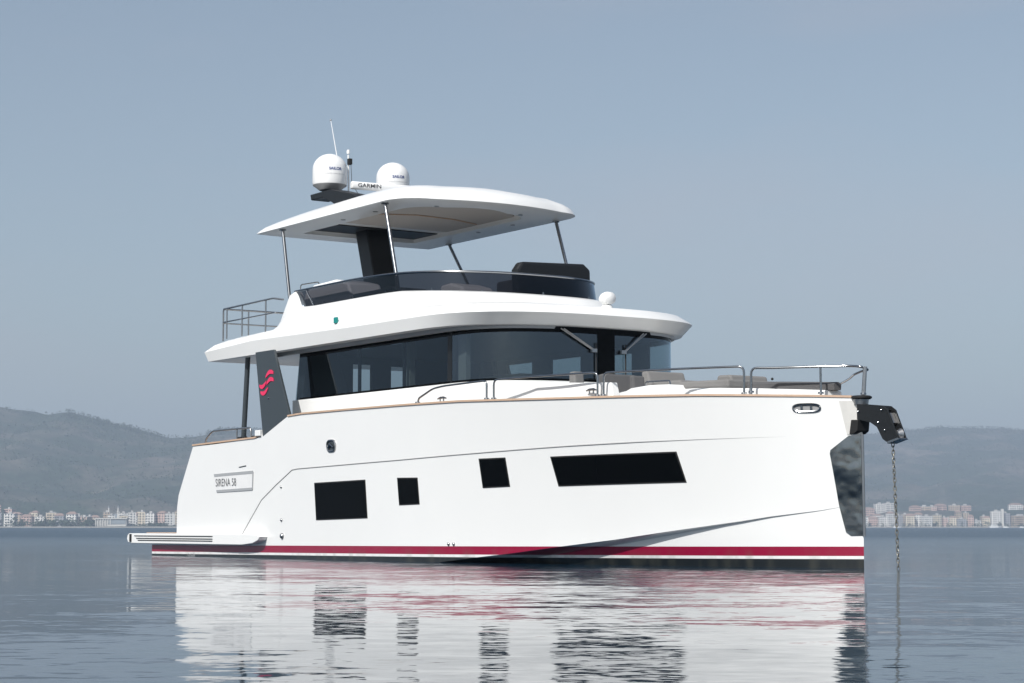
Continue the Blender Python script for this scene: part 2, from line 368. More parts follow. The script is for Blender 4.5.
def hill_woods():
    mb = MB(); cnt = 0
    for _ in range(120000):
        if cnt > 13000: break
        left = random.random() < 0.5
        X = random.uniform(-1150, -380) if left else random.uniform(560, 1500)
        ys_, yr = shoreY(X), ridgeY(X)
        t = random.betavariate(2.2, 1.1) if random.random() < 0.75 else random.uniform(0.97, 1.0)
        Y = ys_+(yr-ys_)*t
        if t < 0.12: continue
        if noise.fractal(Vector((X/160, Y/160, 2)), 1, 2, 3) < -0.05 and random.random() < 0.85: continue
        r = random.uniform(2.0, 4.6); clump(mb, X, Y, terrain(X, Y)-0.8, r, r*random.uniform(1.3, 1.9), 4); cnt += 1
    tag(mb.build('hillside_woods', M['leaf'], smooth=0, recalc=False), 'scattered dark pines and scrub over both hazy hills behind the town', 'woods', kind='stuff')
hill_woods()

# ------------------------------------------------------------------ town on the far shores
def building(name, X, Y, w, d, st, wall, roof, label, group, extra=None):
    z = max(1.0, terrain(X, Y)-0.5); h = st*3.0+0.8+1.3*math.sin(X*3.1)
    t = empty(name, (X, Y, z), math.sin(X*1.7+Y)*0.28); tag(t, label, extra or 'building', group)
    mb = MB(); mb.box(-w/2, w/2, 0, d, -4, h)
    k = 1
    while k*3.0 < h-1 and wall != 'stone':       # balcony slabs
        mb.box(-w/2+w*0.12, -w/2+w*0.42, -1.1, 0.0, k*3.0-0.15, k*3.0+0.75)
        if w > 14: mb.box(w/2-w*0.42, w/2-w*0.12, -1.1, 0.0, k*3.0-0.15, k*3.0+0.75)
        k += 1
    mb.build('wall', BM.get(wall, M['stone']), t, smooth=0, recalc=False)
    mb = MB()
    if roof == 'tile':
        rh = min(3.2, d*0.25)
        mb.bm.verts.ensure_lookup_table()
        a = [(-w/2-.5, -.6, h+.02), (w/2+.5, -.6, h+.02), (w/2+.5, d+.6, h+.02), (-w/2-.5, d+.6, h+.02)]
        b = [(-w/2+w*0.25, d/2, h+rh), (w/2-w*0.25, d/2, h+rh)]
        mb.face([a[0], a[1], b[1], b[0]]); mb.face([a[2], a[3], b[0], b[1]]); mb.face([a[1], a[2], b[1]]); mb.face([a[3], a[0], b[0]])
        mb.build('roof', M['rooftile'], t, smooth=0)
    else:
        mb.box(-w/2-.2, w/2+.2, -.2, d+.2, h+.01, h+.5)
        mb.box(-w*0.15, w*0.12, d*0.3, d*0.7, h+.5, h+2.6)
        mb.build('roof', M['roofflat'], t, smooth=0)
    return t
ORD = ['first', 'second', 'third', 'fourth', 'fifth', 'sixth', 'seventh', 'eighth', 'ninth', 'tenth', 'eleventh', 'twelfth', 'thirteenth', 'fourteenth', 'fifteenth', 'sixteenth', 'seventeenth', 'eighteenth', 'nineteenth', 'twentieth']
STW = {1: 'single storey', 2: 'two storey', 3: 'three storey', 4: 'four storey', 5: 'five storey', 6: 'six storey', 7: 'seven storey'}
RFW = {'flat': 'flat roof', 'tile': 'red tiled roof'}
# left shore, front row: X, Y, width, depth, storeys, wall, roof   (from the photo's left edge to the yacht's stern)
left_row = [
 (-610, 2440, 12, 12, 5, 'grey', 'flat'), (-594, 2436, 13, 12, 5, 'white', 'flat'), (-578, 2450, 14, 12, 4, 'pink', 'tile'),
 (-566, 2470, 12, 12, 4, 'white', 'flat'), (-553, 2475, 12, 12, 5, 'cream', 'flat'), (-541, 2462, 11, 12, 4, 'grey', 'tile'),
 (-530, 2478, 12, 12, 5, 'white', 'tile'), (-517, 2485, 12, 12, 4, 'pink', 'flat'), (-505, 2500, 10, 12, 4, 'cream', 'tile')]
left_row2 = [
 (-449, 2437, 9, 12, 5, 'white', 'flat'), (-439, 2440, 9, 12, 5, 'cream', 'flat'), (-428, 2436, 11, 12, 5, 'white', 'flat'),
 (-416, 2440, 10, 12, 5, 'pink', 'tile'), (-405, 2436, 10, 12, 4, 'white', 'flat'), (-393, 2440, 12, 12, 5, 'cream', 'tile'), (-380, 2440, 12, 12, 4, 'grey', 'flat'), (-366, 2440, 12, 12, 5, 'white', 'tile')]
for i, (X, Y, w, d, st, wl_, rf) in enumerate(left_row):
    building('apartment_block', X, Y, w, d, st, wl_, rf, f"{wl_} {STW[st]} block, {RFW[rf]}, behind trees, {ORD[i]} from photo's left edge", 'apartment blocks of the left shore town')
for i, (X, Y, w, d, st, wl_, rf) in enumerate(left_row2):
    building('apartment_block', X, Y, w, d, st, wl_, rf, f"{wl_} {STW[st]} waterfront block, {RFW[rf]}, {ORD[i]} right of the long grey hall", 'apartment blocks of the left shore town')
for i, (X, w, wl_) in enumerate([(-486, 9, 'white'), (-470, 14, 'cream'), (-455, 10, 'white')]):
    building('low_house', X, 2500+10*i, w, 10, 4, wl_, 'flat', f"{wl_} flat roofed house above the trees, {ORD[i]} of three left of the hall", 'houses above the trees of the left shore')
# long waterfront hall with a colonnade
t = empty('waterfront_hall', (-470, 2416, 1.0)); tag(t, 'long low grey waterfront hall with pale columns, in front of the two minarets', 'hall')
MB().box(-18, 18, 1, 14, -3, 9.5).build('wall', M['roofflat'], t, smooth=0)
MB().box(-19, 19, -0.5, 14.5, 9.52, 10.6).build('roof', M['stone'], t, smooth=0)
for k in range(7): MB().box(-18+k*2.9-0.45, -18+k*2.9+0.45, -0.2, 0.7, -3, 9.5).build('column', M['stone'], t, smooth=0)
MB().box(-3, 18, -0.3, 0.95, -3, 2.4).build('arcade', M['stone'], t, smooth=0)
MB().box(-3, 17, 0.6, 0.97, 3.6, 8.2).build('window_band', M['lead'], t, smooth=0)
# mosque with two minarets
t = empty('mosque', (-493, 2560, terrain(-493, 2560)-1)); tag(t, 'small stone mosque with twin slim minarets rising over the left shore', 'mosque')
mb = MB(); mb.box(-11, 11, -8, 8, -3, 10); mb.build('prayer_hall', M['stone'], t, smooth=0)
MB().lathe([(7, 10.02), (7, 11.5), (6.3, 14), (4.2, 16), (0, 17)], n=16).build('dome', M['lead'], t)
for sx in (-6.0, 5.5):
    mn = MB().lathe([(1.1, -3), (1.0, 19), (1.6, 19.3), (1.6, 20.2), (0.85, 20.3), (0.8, 24.5)], (sx, -9.5, 0), 10).build('minaret', M['stone'], t)
    MB().lathe([(0.9, 24.52), (0, 28.5)], (sx, -9.5, 0), 10).build('spire', M['lead'], mn)

right_row = [
 (512, 3010, 16, 12, 5, 'white', 'flat'), (530, 3030, 15, 12, 4, 'pink', 'tile'), (545, 3022, 12, 12, 5, 'white', 'flat'), (556, 3015, 9, 12, 6, 'white', 'tile'),
 (568, 3025, 12, 12, 5, 'grey', 'flat'), (582, 3010, 13, 12, 5, 'cream', 'tile'), (595, 3020, 14, 12, 6, 'white', 'tile'), (607, 3004, 12, 14, 5, 'white', 'flat'),
 (624, 3012, 8, 12, 6, 'cream', 'flat'), (633, 3018, 10, 12, 4, 'pink', 'flat'), (645, 3018, 11, 10, 4, 'cream', 'tile'), (658, 3010, 12, 12, 4, 'grey', 'flat'),
 (670, 3012, 9, 12, 5, 'pink', 'tile'), (681, 3016, 11, 12, 3, 'white', 'flat'), (694, 3016, 11, 12, 4, 'cream', 'tile')]
right_row2 = [
 (722, 3010, 12, 12, 6, 'grey', 'flat'), (746, 3012, 30, 14, 5, 'tan', 'flat'), (770, 3010, 12, 12, 5, 'white', 'flat'), (783, 3014, 14, 12, 5, 'cream', 'tile'), (799, 3010, 14, 12, 4, 'white', 'tile'), (816, 3012, 14, 12, 5, 'pink', 'flat')]
for i, (X, Y, w, d, st, wl_, rf) in enumerate(right_row):
    building('apartment_block', X, Y, w, d, st, wl_, rf, f"{wl_} {STW[st]} waterfront block, {RFW[rf]}, {ORD[i]} right of the yacht's bow", 'waterfront blocks of the right shore town')
t = building('hotel', 706, 3003, 14, 16, 7, 'white', 'flat', 'bright white seven storey waterfront hotel, tallest of the right shore, with a narrow stair tower', 'waterfront blocks of the right shore town', 'hotel')
MB().box(7.1, 10.5, 1, 8, -3, 26.5).build('stair_tower', M['stone'], t, smooth=0)
for i, (X, Y, w, d, st, wl_, rf) in enumerate(right_row2):
    building('apartment_block', X, Y, w, d, st, wl_, rf, f"{wl_} {STW[st]} waterfront block, {RFW[rf]}, {ORD[i]} right of the bright white hotel", 'waterfront blocks of the right shore town')
upper = [(552, 3190, 20, 3, 'pink'), (572, 3200, 16, 4, 'white'), (592, 3230, 16, 4, 'white'), (628, 3200, 16, 2, 'pink'), (646, 3230, 22, 3, 'tan'),
         (668, 3280, 16, 4, 'pink'), (686, 3290, 18, 5, 'pink'), (708, 3300, 18, 5, 'tan'), (728, 3300, 16, 5, 'pink'), (792, 3240, 22, 3, 'white'), (812, 3250, 16, 3, 'pink'), (832, 3250, 18, 4, 'tan')]
for i, (X, Y, w, st, wl_) in enumerate(upper):
    building('hillside_block', X, Y, w, 10, st, wl_, 'tile' if i % 3 == 0 else 'flat', f"{wl_} {STW[st]} block on the slope above the right waterfront, {ORD[i]} from the bow", 'hillside blocks above the right shore')

# looser rows behind the waterfronts
rr = random.Random(11)
cols = ['white', 'cream', 'grey', 'pink', 'white', 'tan']
for i in range(20):
    X = -640+i*13.6+rr.uniform(-3, 3); Y = 2530+rr.uniform(-8, 50); wl_ = cols[rr.randrange(6)]; st = rr.choice([4, 5, 5, 6]); rf = rr.choice(['flat', 'flat', 'tile'])
    if X > -355: break
    building('rear_block', X, Y, rr.uniform(8, 14), 10, st, wl_, rf, f"{wl_} {STW[st]} block, {RFW[rf]}, {ORD[i % 20]} from left in the left shore's rear row", 'rear row of the left shore town')
for i in range(20):
    X = 522+i*17.2+rr.uniform(-4, 4); Y = 3100+rr.uniform(-20, 40); wl_ = cols[rr.randrange(6)]; st = rr.choice([3, 4, 4, 5]); rf = rr.choice(['flat', 'flat', 'tile'])
    building('rear_block', X, Y, rr.uniform(9, 16), 10, st, wl_, rf, f"{wl_} {STW[st]} block, {RFW[rf]}, {ORD[i]} from the bow in the rear row", 'rear row of the right shore town')

def motor_boat(X, Y, L_, label):
    t = empty('moored_boat', (X, Y, 0)); tag(t, label, 'boat', 'boats moored along the right shore')
    k = L_/12
    mb = MB(); rows = []
    for z, f in ((-0.3, .8), (0.6, .95), (1.6*k+.3, 1.0)):
        rows.append([(-6*k*f, -1.8*k, z), (3*k*f, -1.8*k*f, z), (6.3*k*f, 0, z+0.15), (3*k*f, 1.8*k*f, z), (-6*k*f, 1.8*k, z)])
    V = mb.grid(rows, close=True); mb.bm.faces.new(V[-1]); mb.bm.faces.new(V[0][::-1])
    mb.build('hull', M['boatwhite'], t, smooth=0)
    c = MB().prism([(-4*k, 1.9*k), (2.5*k, 1.9*k), (1.2*k, 3.4*k), (-3.6*k, 3.4*k)], -1.3*k, 1.3*k).build('cabin', M['boatwhite'], t, smooth=0)
    MB().prism([(-3.4*k, 2.5*k), (2.0*k, 2.5*k), (1.6*k, 3.0*k), (-3.3*k, 3.0*k)], -1.32*k, 1.32*k).build('window_band', M['black'], c, smooth=0)
motor_boat(553, 2962, 12, "white motor boat just right of the bow, high cabin, in front of white blocks")
motor_boat(695, 2966, 18, "long white motor boat moored directly in front of the bright white hotel")
motor_boat(711, 2968, 10, "short white motor boat at the bow of the long boat by the hotel")
motor_boat(783, 2968, 13, "white motor boat moored near the photo's right edge, past the tan block")
motor_boat(734, 2966, 8, "smallest white motor boat, alone in front of the tan block")

# quays and shoreline belt of trees
mb = MB(); mb.box(-640, -330, 2388, 2396, -2, 1.7); tag(mb.build('quay', M['quay'], smooth=0), kind='structure')
mb = MB(); mb.box(500, 840, 2980, 2990, -2, 1.9); tag(mb.build('quay', M['quay'], smooth=0), kind='structure')
mb = MB()
for _ in range(190):
    X = random.choice([random.uniform(-615, -492), random.uniform(-560, -490), random.uniform(-444, -340), random.uniform(-425, -405)])
    if -490 < X < -444: continue
    big = X < -490
    r = random.uniform(2.5, 4.6) if big else random.uniform(1.2, 2.6); Y = random.uniform(2402, 2426)
    clump(mb, X, Y, 1.0, r, r*random.uniform(1.5, 2.4), 22)
for _ in range(170):
    X = random.uniform(505, 830); r = random.uniform(1.4, 3.4); Y = random.choice([random.uniform(2992, 3002), random.uniform(3035, 3120)])
    clump(mb, X, Y, terrain(X, Y)-0.3, r, r*random.uniform(1.5, 2.6), 18)
tag(mb.build('shoreline_trees', M['leaf'], smooth=0, recalc=False), 'dark belt of trees along the far waterfront in front of the town', 'trees', kind='stuff')

# ------------------------------------------------------------------ THE YACHT (x forward from the stern, y to port, z up from the waterline)
TH, XB, YB, LB = 0.9821, 4.875, 28.6, 18.2
yacht = empty('motor_yacht', (XB-LB*math.cos(TH), YB+LB*math.sin(TH), 0), -TH)
tag(yacht, 'large white flybridge motor yacht with crimson stripe and dark windows on calm water', 'yacht')

ZX=[0,8,10,11.8,12.54,13.72,14.59,15.43,15.97,16.56,17,17.65,18.15,18.3]
ZZ=[-.2,-.15,-.05,.123,.188,.318,.412,.528,.6,.68,.75,.83,.92,.94]
SX=[0,1.9,4.75,4.95,5.95,6.5,8,9.97,11.73,12.72,13.6,14.18,15.06,16.26,17.29,17.75,18.2]
SZ=[2.2,2.2,2.255,2.3,2.6,2.62,2.615,2.6,2.579,2.55,2.528,2.515,2.5,2.477,2.437,2.418,2.395]
STEM = 18.2
def zo(x): return lerp(x, ZX, ZZ)
def zs(x): return lerp(x, SX, SZ)
def ysh(x): return 2.6*(1-max(0, (x-9)/9.2)**3)
def yo(x): return (2.5+0.08*max(0, 1-x/6))*(1-max(0, min(1.1, (x-8)/10.2))**2.4)
def hy(x, z):
    a, b = zo(x), zs(x); t = max(0, min(1, (z-a)/(b-a)))
    return max(0, yo(x)+(max(ysh(x), 0)-yo(x))*t**1.15)
def hp(x, z, off=0.0):
    """point on the starboard topside, pushed outwards"""
    e = 0.02; dy = (hy(x+e, z)-hy(x-e, z))/(2*e)
    n = Vector((-dy, -1, 0)).normalized()
    return (x+n.x*off, -hy(x, z)+n.y*off, z)

def make_hull():
    mb = MB()
    X = [i*0.25 for i in range(16)] + [4+i*0.05*1.0 for i in range(0, 44)] + [6.2+i*0.15 for i in range(0, 60)] + [15.2+i*0.1 for i in range(0, 26)] + [17.8, 17.88, 17.95, 18.0, 18.04, 18.08, 18.11, 18.14, 18.16, STEM]
    X = sorted(set(round(x, 3) for x in X))
    def xa(z): return lerp(z, [-1, .262, .30, .45, 1.15, 2.2], [0.0, 0.0, 1.2, 1.2, 1.22, 1.95])
    T = [0, .04, .09, .14, .17, .19, .205, .235, .27, .32, .4, .5, .6, .7, .8, .88, .95, 1]
    def wchine(x): return lerp(x, [11.5, 12.5, 14, 14.9, 15.7, 16.3, 17, 18.1], [.33, .28, .215, .16, .10, .055, .028, .0])
    def drop(x): return 0.35*wchine(x)
    def row(f):
        out = []
        for x in X:
            y, z = f(x); x2 = x
            zz = f(1.0)[1]; a = xa(zz)
            if x < 4: x2 = a+x*(4-a)/4
            out.append((x2, y, z))
        return out
    rows = []
    def fi(x, k, dz):   # lower hull below the inner chine
        yi = max(0, yo(x)-wchine(x)); zi = zo(x)-drop(x)
        return yi*k, zi+dz
    rows.append(row(lambda x: (0, -0.9)))
    rows.append(row(lambda x: (max(0, yo(x)-wchine(x))*0.7, min(-0.6, zo(x)-drop(x)-0.3))))
    rows.append(row(lambda x: (max(0, yo(x)-wchine(x))*(0.97-0.10*max(0, (x-12)/6.2)), min(-0.05, zo(x)-drop(x)-.05))))
    rows.append(row(lambda x: fi(x, 1, 0)))
    for t in T:
        rows.append(row(lambda x, t=t: (hy(x, zo(x)+(zs(x)-zo(x))*t), zo(x)+(zs(x)-zo(x))*t)))
    # bulwark top, inner face, deck
    rows.append(row(lambda x: (max(0, hy(x, zs(x))-0.12), zs(x))))
    rows.append(row(lambda x: (max(0, hy(x, zs(x))-0.12), zs(x)-0.28)))
    rows.append(row(lambda x: (0, zs(x)-0.28)))
    S = [[(x, -y, z) for x, y, z in r] for r in rows]; P = [[(x, y, z) for x, y, z in r] for r in rows]
    VS = mb.grid(S); VP = mb.grid(P)
    for i in range(len(S)-1):
        vs = [VS[i][0], VS[i+1][0], VP[i+1][0], VP[i][0]]
        try: mb.bm.faces.new(vs)
        except Exception: pass
    return mb.build('hull', M['hull'], yacht, smooth=24)
hull = make_hull()

# teak capping along the bulwark
def cap_path(a, b, n): return [a+(b-a)*i/n for i in range(n+1)]
mb = MB()
for X in (cap_path(1.93, 4.9, 12), cap_path(5.98, 18.1, 90)):
    for sgn in (-1, 1):
        rows = []
        for x in X:
            yo_ = ysh(x)+0.018; yi = max(0.0, ysh(x)-0.13); z = zs(x)+0.004
            rows.append([(x, sgn*yo_, z-0.004), (x, sgn*yo_, z+0.026), (x, sgn*yi, z+0.026), (x, sgn*yi, z-0.004)])
        V = mb.grid(rows, close=True); mb.bm.faces.new(V[0]); mb.bm.faces.new(V[-1])
mb.build('cap_rail', M['teak'], yacht, smooth=0)
# rounded dark stem fender under the pulpit
MB().lathe([(0, 0), (0.12, 0.0), (0.145, 0.015), (0.145, 0.035), (0.12, 0.05), (0, 0.05)], (18.20, 0, 2.375), 20).build('stem_fender', M['rubber'], yacht)
MB().lathe([(0, 0), (0.10, 0.0), (0.11, 0.07), (0, 0.07)], (18.19, 0, 2.302), 20).build('stem_casting', M['steel_dull'], yacht)

# styling line on the topside: the groove's shade drawn as a raised grey line
gp = [(4.041, .453), (4.45, .78), (4.867, 1.103), (5.45, 1.37), (6.08, 1.631), (6.3, 1.648), (7.5, 1.668), (9.885, 1.709), (12, 1.76), (14.03, 1.816), (15.25, 1.843), (16.15, 1.857), (16.96, 1.867), (17.3, 1.871)]
def dens(p, n):
    out = []
    for a, b in zip(p, p[1:]):
        for i in range(n): out.append((a[0]+(b[0]-a[0])*i/n, a[1]+(b[1]-a[1])*i/n))
    return out+[p[-1]]
D = dens(gp, 6)
mb = MB(); mb.tube([hp(x, z, 0.0) for x, z in D], [0.010*min(1, (17.4-x)/2.5) for x, z in D], 6)
mb.build('styling_line', M['groove'], yacht, mirror=True)

# topside windows
def patch(poly, off, name, m, parent, nx=14, th=0.0):
    """poly: 4 corners (x,z): fore-aft top left, top right, bottom right, bottom left; conforms to the topside"""
    mb = MB(); A, B, C, Dd = poly
    rows = []
    for j in range(5):
        v = j/4; r = []
        for i in range(nx+1):
            u = i/nx
            x = (A[0]*(1-u)+B[0]*u)*(1-v)+(Dd[0]*(1-u)+C[0]*u)*v; z = (A[1]*(1-u)+B[1]*u)*(1-v)+(Dd[1]*(1-u)+C[1]*u)*v
            r.append(hp(x, z, off))
        rows.append(r)
    mb.grid(rows)
    # rim back into the hull
    edge = rows[0] + [r[-1] for r in rows[1:]] + rows[-1][-2::-1] + [r[0] for r in rows[-2:0:-1]]
    inn = [(p[0], p[1]+off+0.02, p[2]) for p in edge]
    mb.grid([edge, inn], close=True)
    return mb.build(name, m, parent, smooth=30, mirror=True)
wins = {
 'a': [(6.94, 1.363), (8.72, 1.385), (8.76, .772), (6.98, .744)],
 'b': [(9.80, 1.396), (10.37, 1.387), (10.39, .993), (9.83, .982)],
 'c': [(12.08, 1.652), (12.66, 1.655), (12.69, 1.245), (12.11, 1.232)],
 'd': [(13.65, 1.645), (15.77, 1.67), (15.85, 1.264), (13.73, 1.236)]}
def grow(p, g):
    return [(p[0][0]-g, p[0][1]+g), (p[1][0]+g, p[1][1]+g), (p[2][0]+g, p[2][1]-g), (p[3][0]-g, p[3][1]-g)]
for k, p in wins.items():
    w = patch(p, 0.012, 'hull_window', M['blackglass'], yacht)
    patch(grow(p, 0.022), 0.006, 'frame', M['rubber'], w)
for x0 in (): patch([(x0, 1.36), (x0+.012, 1.36), (x0+.015, .79), (x0+.003, .79)], 0.0135, 'glazing_bar', M['grey_panel'], [o for o in yacht.children if o.name.startswith('hull_window')][0], nx=1)
for x0 in (): patch([(x0, 1.63), (x0+.02, 1.63), (x0+.06, 1.27), (x0+.04, 1.27)], 0.0135, 'glazing_bar', M['grey_panel'], [o for o in yacht.children if o.name.startswith('hull_window')][3], nx=1)

# polished plate on the bow
def bow_plate():
    mb = MB(); rows = []
    P = [(1.871, 18.06), (1.66, 17.825), (0.9, 17.905), (0.52, 17.99), (0.477, 18.15)]
    for i in range(29):
        z = 1.871-(1.871-0.48)*i/28
        xa = lerp(-z, [-1.871, -1.66, -.9, -.52, -.477], [18.05, 17.815, 17.90, 17.985, 18.05])
        r = []
        for j in range(9):
            x = xa+(STEM-0.001-xa)*j/8; r.append(hp(x, z, 0.006))
        r.append((STEM+0.012, 0, z))
        rows.append(r)
    mb.grid(rows)
    return mb.build('bow_plate', M['plate'], yacht, smooth=60, mirror=True)
# mirror steel with a slight waviness, as beaten plate has
M['plate'] = mat('mirror_plate', (0.21, 0.225, 0.23), 0.06, metal=1.0, var=0.6, vscale=1.5, bump=1.0, bscale=1.3)  # colour noise paints in bright and dark streaks of reflection
for n_ in M['plate'].node_tree.nodes:
    if n_.type == 'BUMP': n_.inputs['Distance'].default_value = 0.14
bow_plate()

# anchor roller and bracket at the stem
brk = patch([(17.955, 2.358), (18.19, 2.355), (18.19, 1.89), (18.03, 1.885)], 0.010, 'stem_bracket', M['steel_pale'], yacht, nx=8)
MB().prism([(18.10, 2.09), (18.24, 2.085), (18.22, 1.93), (18.15, 1.89), (18.06, 1.89)], -0.115, 0.115).build('bracket_pad', M['rubber'], yacht, smooth=0, bevel=0.01)
MB().tube([(18.205, 0, 1.885), (18.21, 0, 1.2), (18.215, 0, 0.47)], 0.022, 10).build('stem_band', M['steel_dull'], yacht)
arm_poly = lambda d: [(18.16+d, 2.31), (18.673+d, 2.258), (18.765+d, 2.20), (18.96+d, 1.80), (18.74+d, 1.755), (18.66+d, 1.80), (18.55+d, 1.97), (18.42+d, 2.04), (18.16+d, 2.09)]
arm = MB().prism(arm_poly(0.03), -0.085, -0.062).prism(arm_poly(0.03), 0.062, 0.085).build('anchor_roller_arm', M['black'], yacht, smooth=0, bevel=0.004)
MB().prism([(18.60, 2.262), (18.70, 2.255), (18.72, 2.20), (18.62, 2.21)], -0.061, 0.061).build('top_plate', M['black'], arm, smooth=0)
MB().prism([(18.76, 2.16), (18.83, 2.02), (18.79, 2.0), (18.72, 2.15)], -0.061, 0.061).build('cross_plate', M['steel_dull'], arm, smooth=0)
MB().prism([(18.78, 1.765), (18.98, 1.81), (19.01, 1.79), (18.78, 1.735)], -0.087, 0.09).build('lip_plate', M['steel'], arm, smooth=0)
mb = MB(); mb.lathe([(0.05, -0.06), (0.09, -0.06), (0.05, 0), (0.09, 0.06), (0.05, 0.06)], n=16)
for v in mb.bm.verts: v.co = Vector((18.87+v.co.x, v.co.z, 1.86+v.co.y))
mb.build('roller', M['steel_dull'], arm)
for x, z in ((18.22, 2.2), (18.68, 2.2), (18.61, 2.03), (18.74, 1.92)):
    MB().ball((x, -0.088, z), 0.018, 1, 8).build('bolt', M['steel'], arm)

# thru-hull fittings, hawse pipe, vent
def oval_ring(cx, cz, hx, hz, r, name, m, parent, off=0.01):
    pts = []
    for k in range(28):
        a = 2*math.pi*k/28; c, s = math.cos(a), math.sin(a)
        pts.append(hp(cx+hx*math.copysign(abs(c)**0.6, c), cz+hz*math.copysign(abs(s)**0.8, s), off))
    mb = MB(); mb.tube(pts+[pts[0]], r, 6, cap=False); return mb.build(name, m, parent, mirror=True)
hw_ = oval_ring(17.585, 2.268, 0.155, 0.052, 0.016, 'hawse_pipe', M['steel'], yacht)
patch([(17.45, 2.31), (17.72, 2.305), (17.72, 2.228), (17.45, 2.232)], 0.004, 'opening', M['groove'], hw_, nx=6)
for x in (17.53, 17.64): MB().tube([hp(x, 2.235, .012), hp(x, 2.30, .012)], 0.018, 8).build('roller', M['steel'], hw_, mirror=True)
vt = oval_ring(7.585, 2.02, 0.15, 0.095, 0.018, 'midship_fairlead', M['steel_dull'], yacht)
patch([(7.45, 2.10), (7.72, 2.10), (7.72, 1.94), (7.45, 1.94)], 0.004, 'opening', M['grey_panel'], vt, nx=4)
MB().tube([hp(7.5, 1.98, .02), hp(7.58, 2.05, .03), hp(7.68, 1.99, .02)], 0.02, 8).build('cleat', M['steel'], vt, mirror=True)
for x, z, r in ((5.655, 1.331, .028), (5.642, .73, .032), (5.66, .44, .055), (11.139, .33, .03), (11.27, .331, .03)):
    MB().ball(hp(x, z, 0.0), r, 1, 10).build('through_hull_fitting', M['steel_dull'], yacht, mirror=True)
patch([(3.95, 1.737), (4.27, 1.762), (4.27, 1.742), (4.0, 1.722)], 0.006, 'vent_slot', M['grey_panel'], yacht, nx=2)

# name plate with lettering on the quarter
npl = patch([(2.9, 1.60), (4.56, 1.63), (4.52, 1.315), (3.0, 1.29)], 0.010, 'name_plate', M['silver'], yacht, nx=6)
patch([(2.9, 1.625), (4.56, 1.655), (4.56, 1.60), (2.92, 1.572)], 0.014, 'trim', M['text_grey'], npl, nx=6)
patch([(3.0, 1.315), (4.53, 1.34), (4.52, 1.29), (3.02, 1.265)], 0.014, 'trim', M['text_grey'], npl, nx=6)
patch([(4.545, 1.63), (4.575, 1.63), (4.535, 1.31), (4.51, 1.31)], 0.014, 'trim', M['text_grey'], npl, nx=1)
text_mesh('SIRENA 58', 0.21, 'lettering', M['text_mid'], npl, lambda u, v: hp(3.42+u, 1.385+v, 0.016), width=0.88)
# draught marks near the stern
text_mesh('058', 0.075, 'draught_marks', M['text_grey'], yacht, lambda u, v: hp(1.85+u, 0.03+v, 0.004), width=0.32)

# ---- swim platform
prof = [(-1.02, .36), (-0.99, .44), (-0.91, .475), (4.75, .47), (4.98, .462), (5.08, .43), (5.02, .36), (4.8, .30), (4.35, .268), (-0.80, .268), (-0.96, .29)]
mb = MB(); mb.prism(prof, -2.70, -2.42); mb.prism(prof, 2.42, 2.70)
mb.prism([(-0.95, .30), (-0.95, .465), (1.35, .465), (1.35, .30)], -2.419, 2.419)
plat = mb.build('swim_platform', M['gel'], yacht, smooth=30, bevel=0.012)
for z in (.425, .375, .335):
    MB().box(-0.62+(.425-z)*2, 3.1, -2.712, -2.69, z-.007, z+.007).build('rubbing_strip', M['rubber'], plat, smooth=0)
MB().box(-0.86, -0.77, -2.715, -2.6, .30, .46).build('end_seam', M['rubber'], plat, smooth=0)
MB().prism([(-0.93, .477), (-0.93, .49), (1.25, .49), (1.25, .477)], -2.3, 2.3).build('platform_teak', M['teak'], plat, smooth=0)
MB().box(0.15, 2.9, -2.45, 2.45, .19, .262).build('platform_bracket', M['black'], plat, smooth=0)

# ---- grey wing panels with emblem
wing_poly = [(4.63, 3.87), (5.38, 3.87), (6.05, 2.60), (5.97, 2.60), (4.98, 2.27)]
for sgn in (-1, 1):
    w = MB().prism(wing_poly, sgn*2.60, sgn*2.55).build('wing_panel', M['grey_panel'], yacht, smooth=0, bevel=0.008)
    def swoosh(cx, cz, s, r0=0.13):
        pts = []
        for k in range(13):
            u = -1+2*k/12
            pts.append((cx+u*r0, cz+0.05*math.sin(u*2.6)+u*0.03))
        up = [(x, z+0.036*(1-((x-cx)/r0)**4*0.6)) for x, z in pts]; dn = [(x, z-0.036*(1-((x-cx)/r0)**4*0.6)) for x, z in pts]
        return up+dn[::-1]
    mb = MB()
    for cx, cz, k in ((5.24, 3.405, .135), (5.265, 3.27, .125), (4.975, 3.26, .125), (5.03, 3.135, .13)):
        P = []
        n = 12; top = []; bot = []
        arch = 1 if cx > 5.1 else -1
        for i in range(n+1):
            u = -1+2*i/n; x = cx+u*k*1.1
            z = cz+arch*0.055*(1-u*u)+0.03*u; th = 0.038*(1-0.5*abs(u)**3)
            top.append((x, z+th)); bot.append((x, z-th))
        V1 = [mb.bm.verts.new((x, sgn*2.612, z)) for x, z in top+bot[::-1]]
        V2 = [mb.bm.verts.new((x, sgn*2.601, z)) for x, z in top+bot[::-1]]
        for i in range(n):
            mb.bm.faces.new([V1[i], V1[i+1], V1[2*n-i], V1[2*n+1-i]])
        m_ = len(V1)
        for i in range(m_): mb.bm.faces.new([V1[i], V1[(i+1) % m_], V2[(i+1) % m_], V2[i]])
    mb.build('emblem', M['red'], w, smooth=0)
    MB().ball((5.20, sgn*2.60, 2.98), 0.022, 1, 8).build('stud', M['steel'], w)
    # aft support post
    MB().tube([(3.52, sgn*2.2, 3.88), (3.36, sgn*2.2, 2.2)], 0.05, 12).build('support_post', M['grey_panel'], yacht)
    MB().box(4.72, 4.93, sgn*2.58-.06, sgn*2.58+.06, 2.29, 2.40).build('bulwark_end_block', M['gel2'], yacht, smooth=0, bevel=0.01)

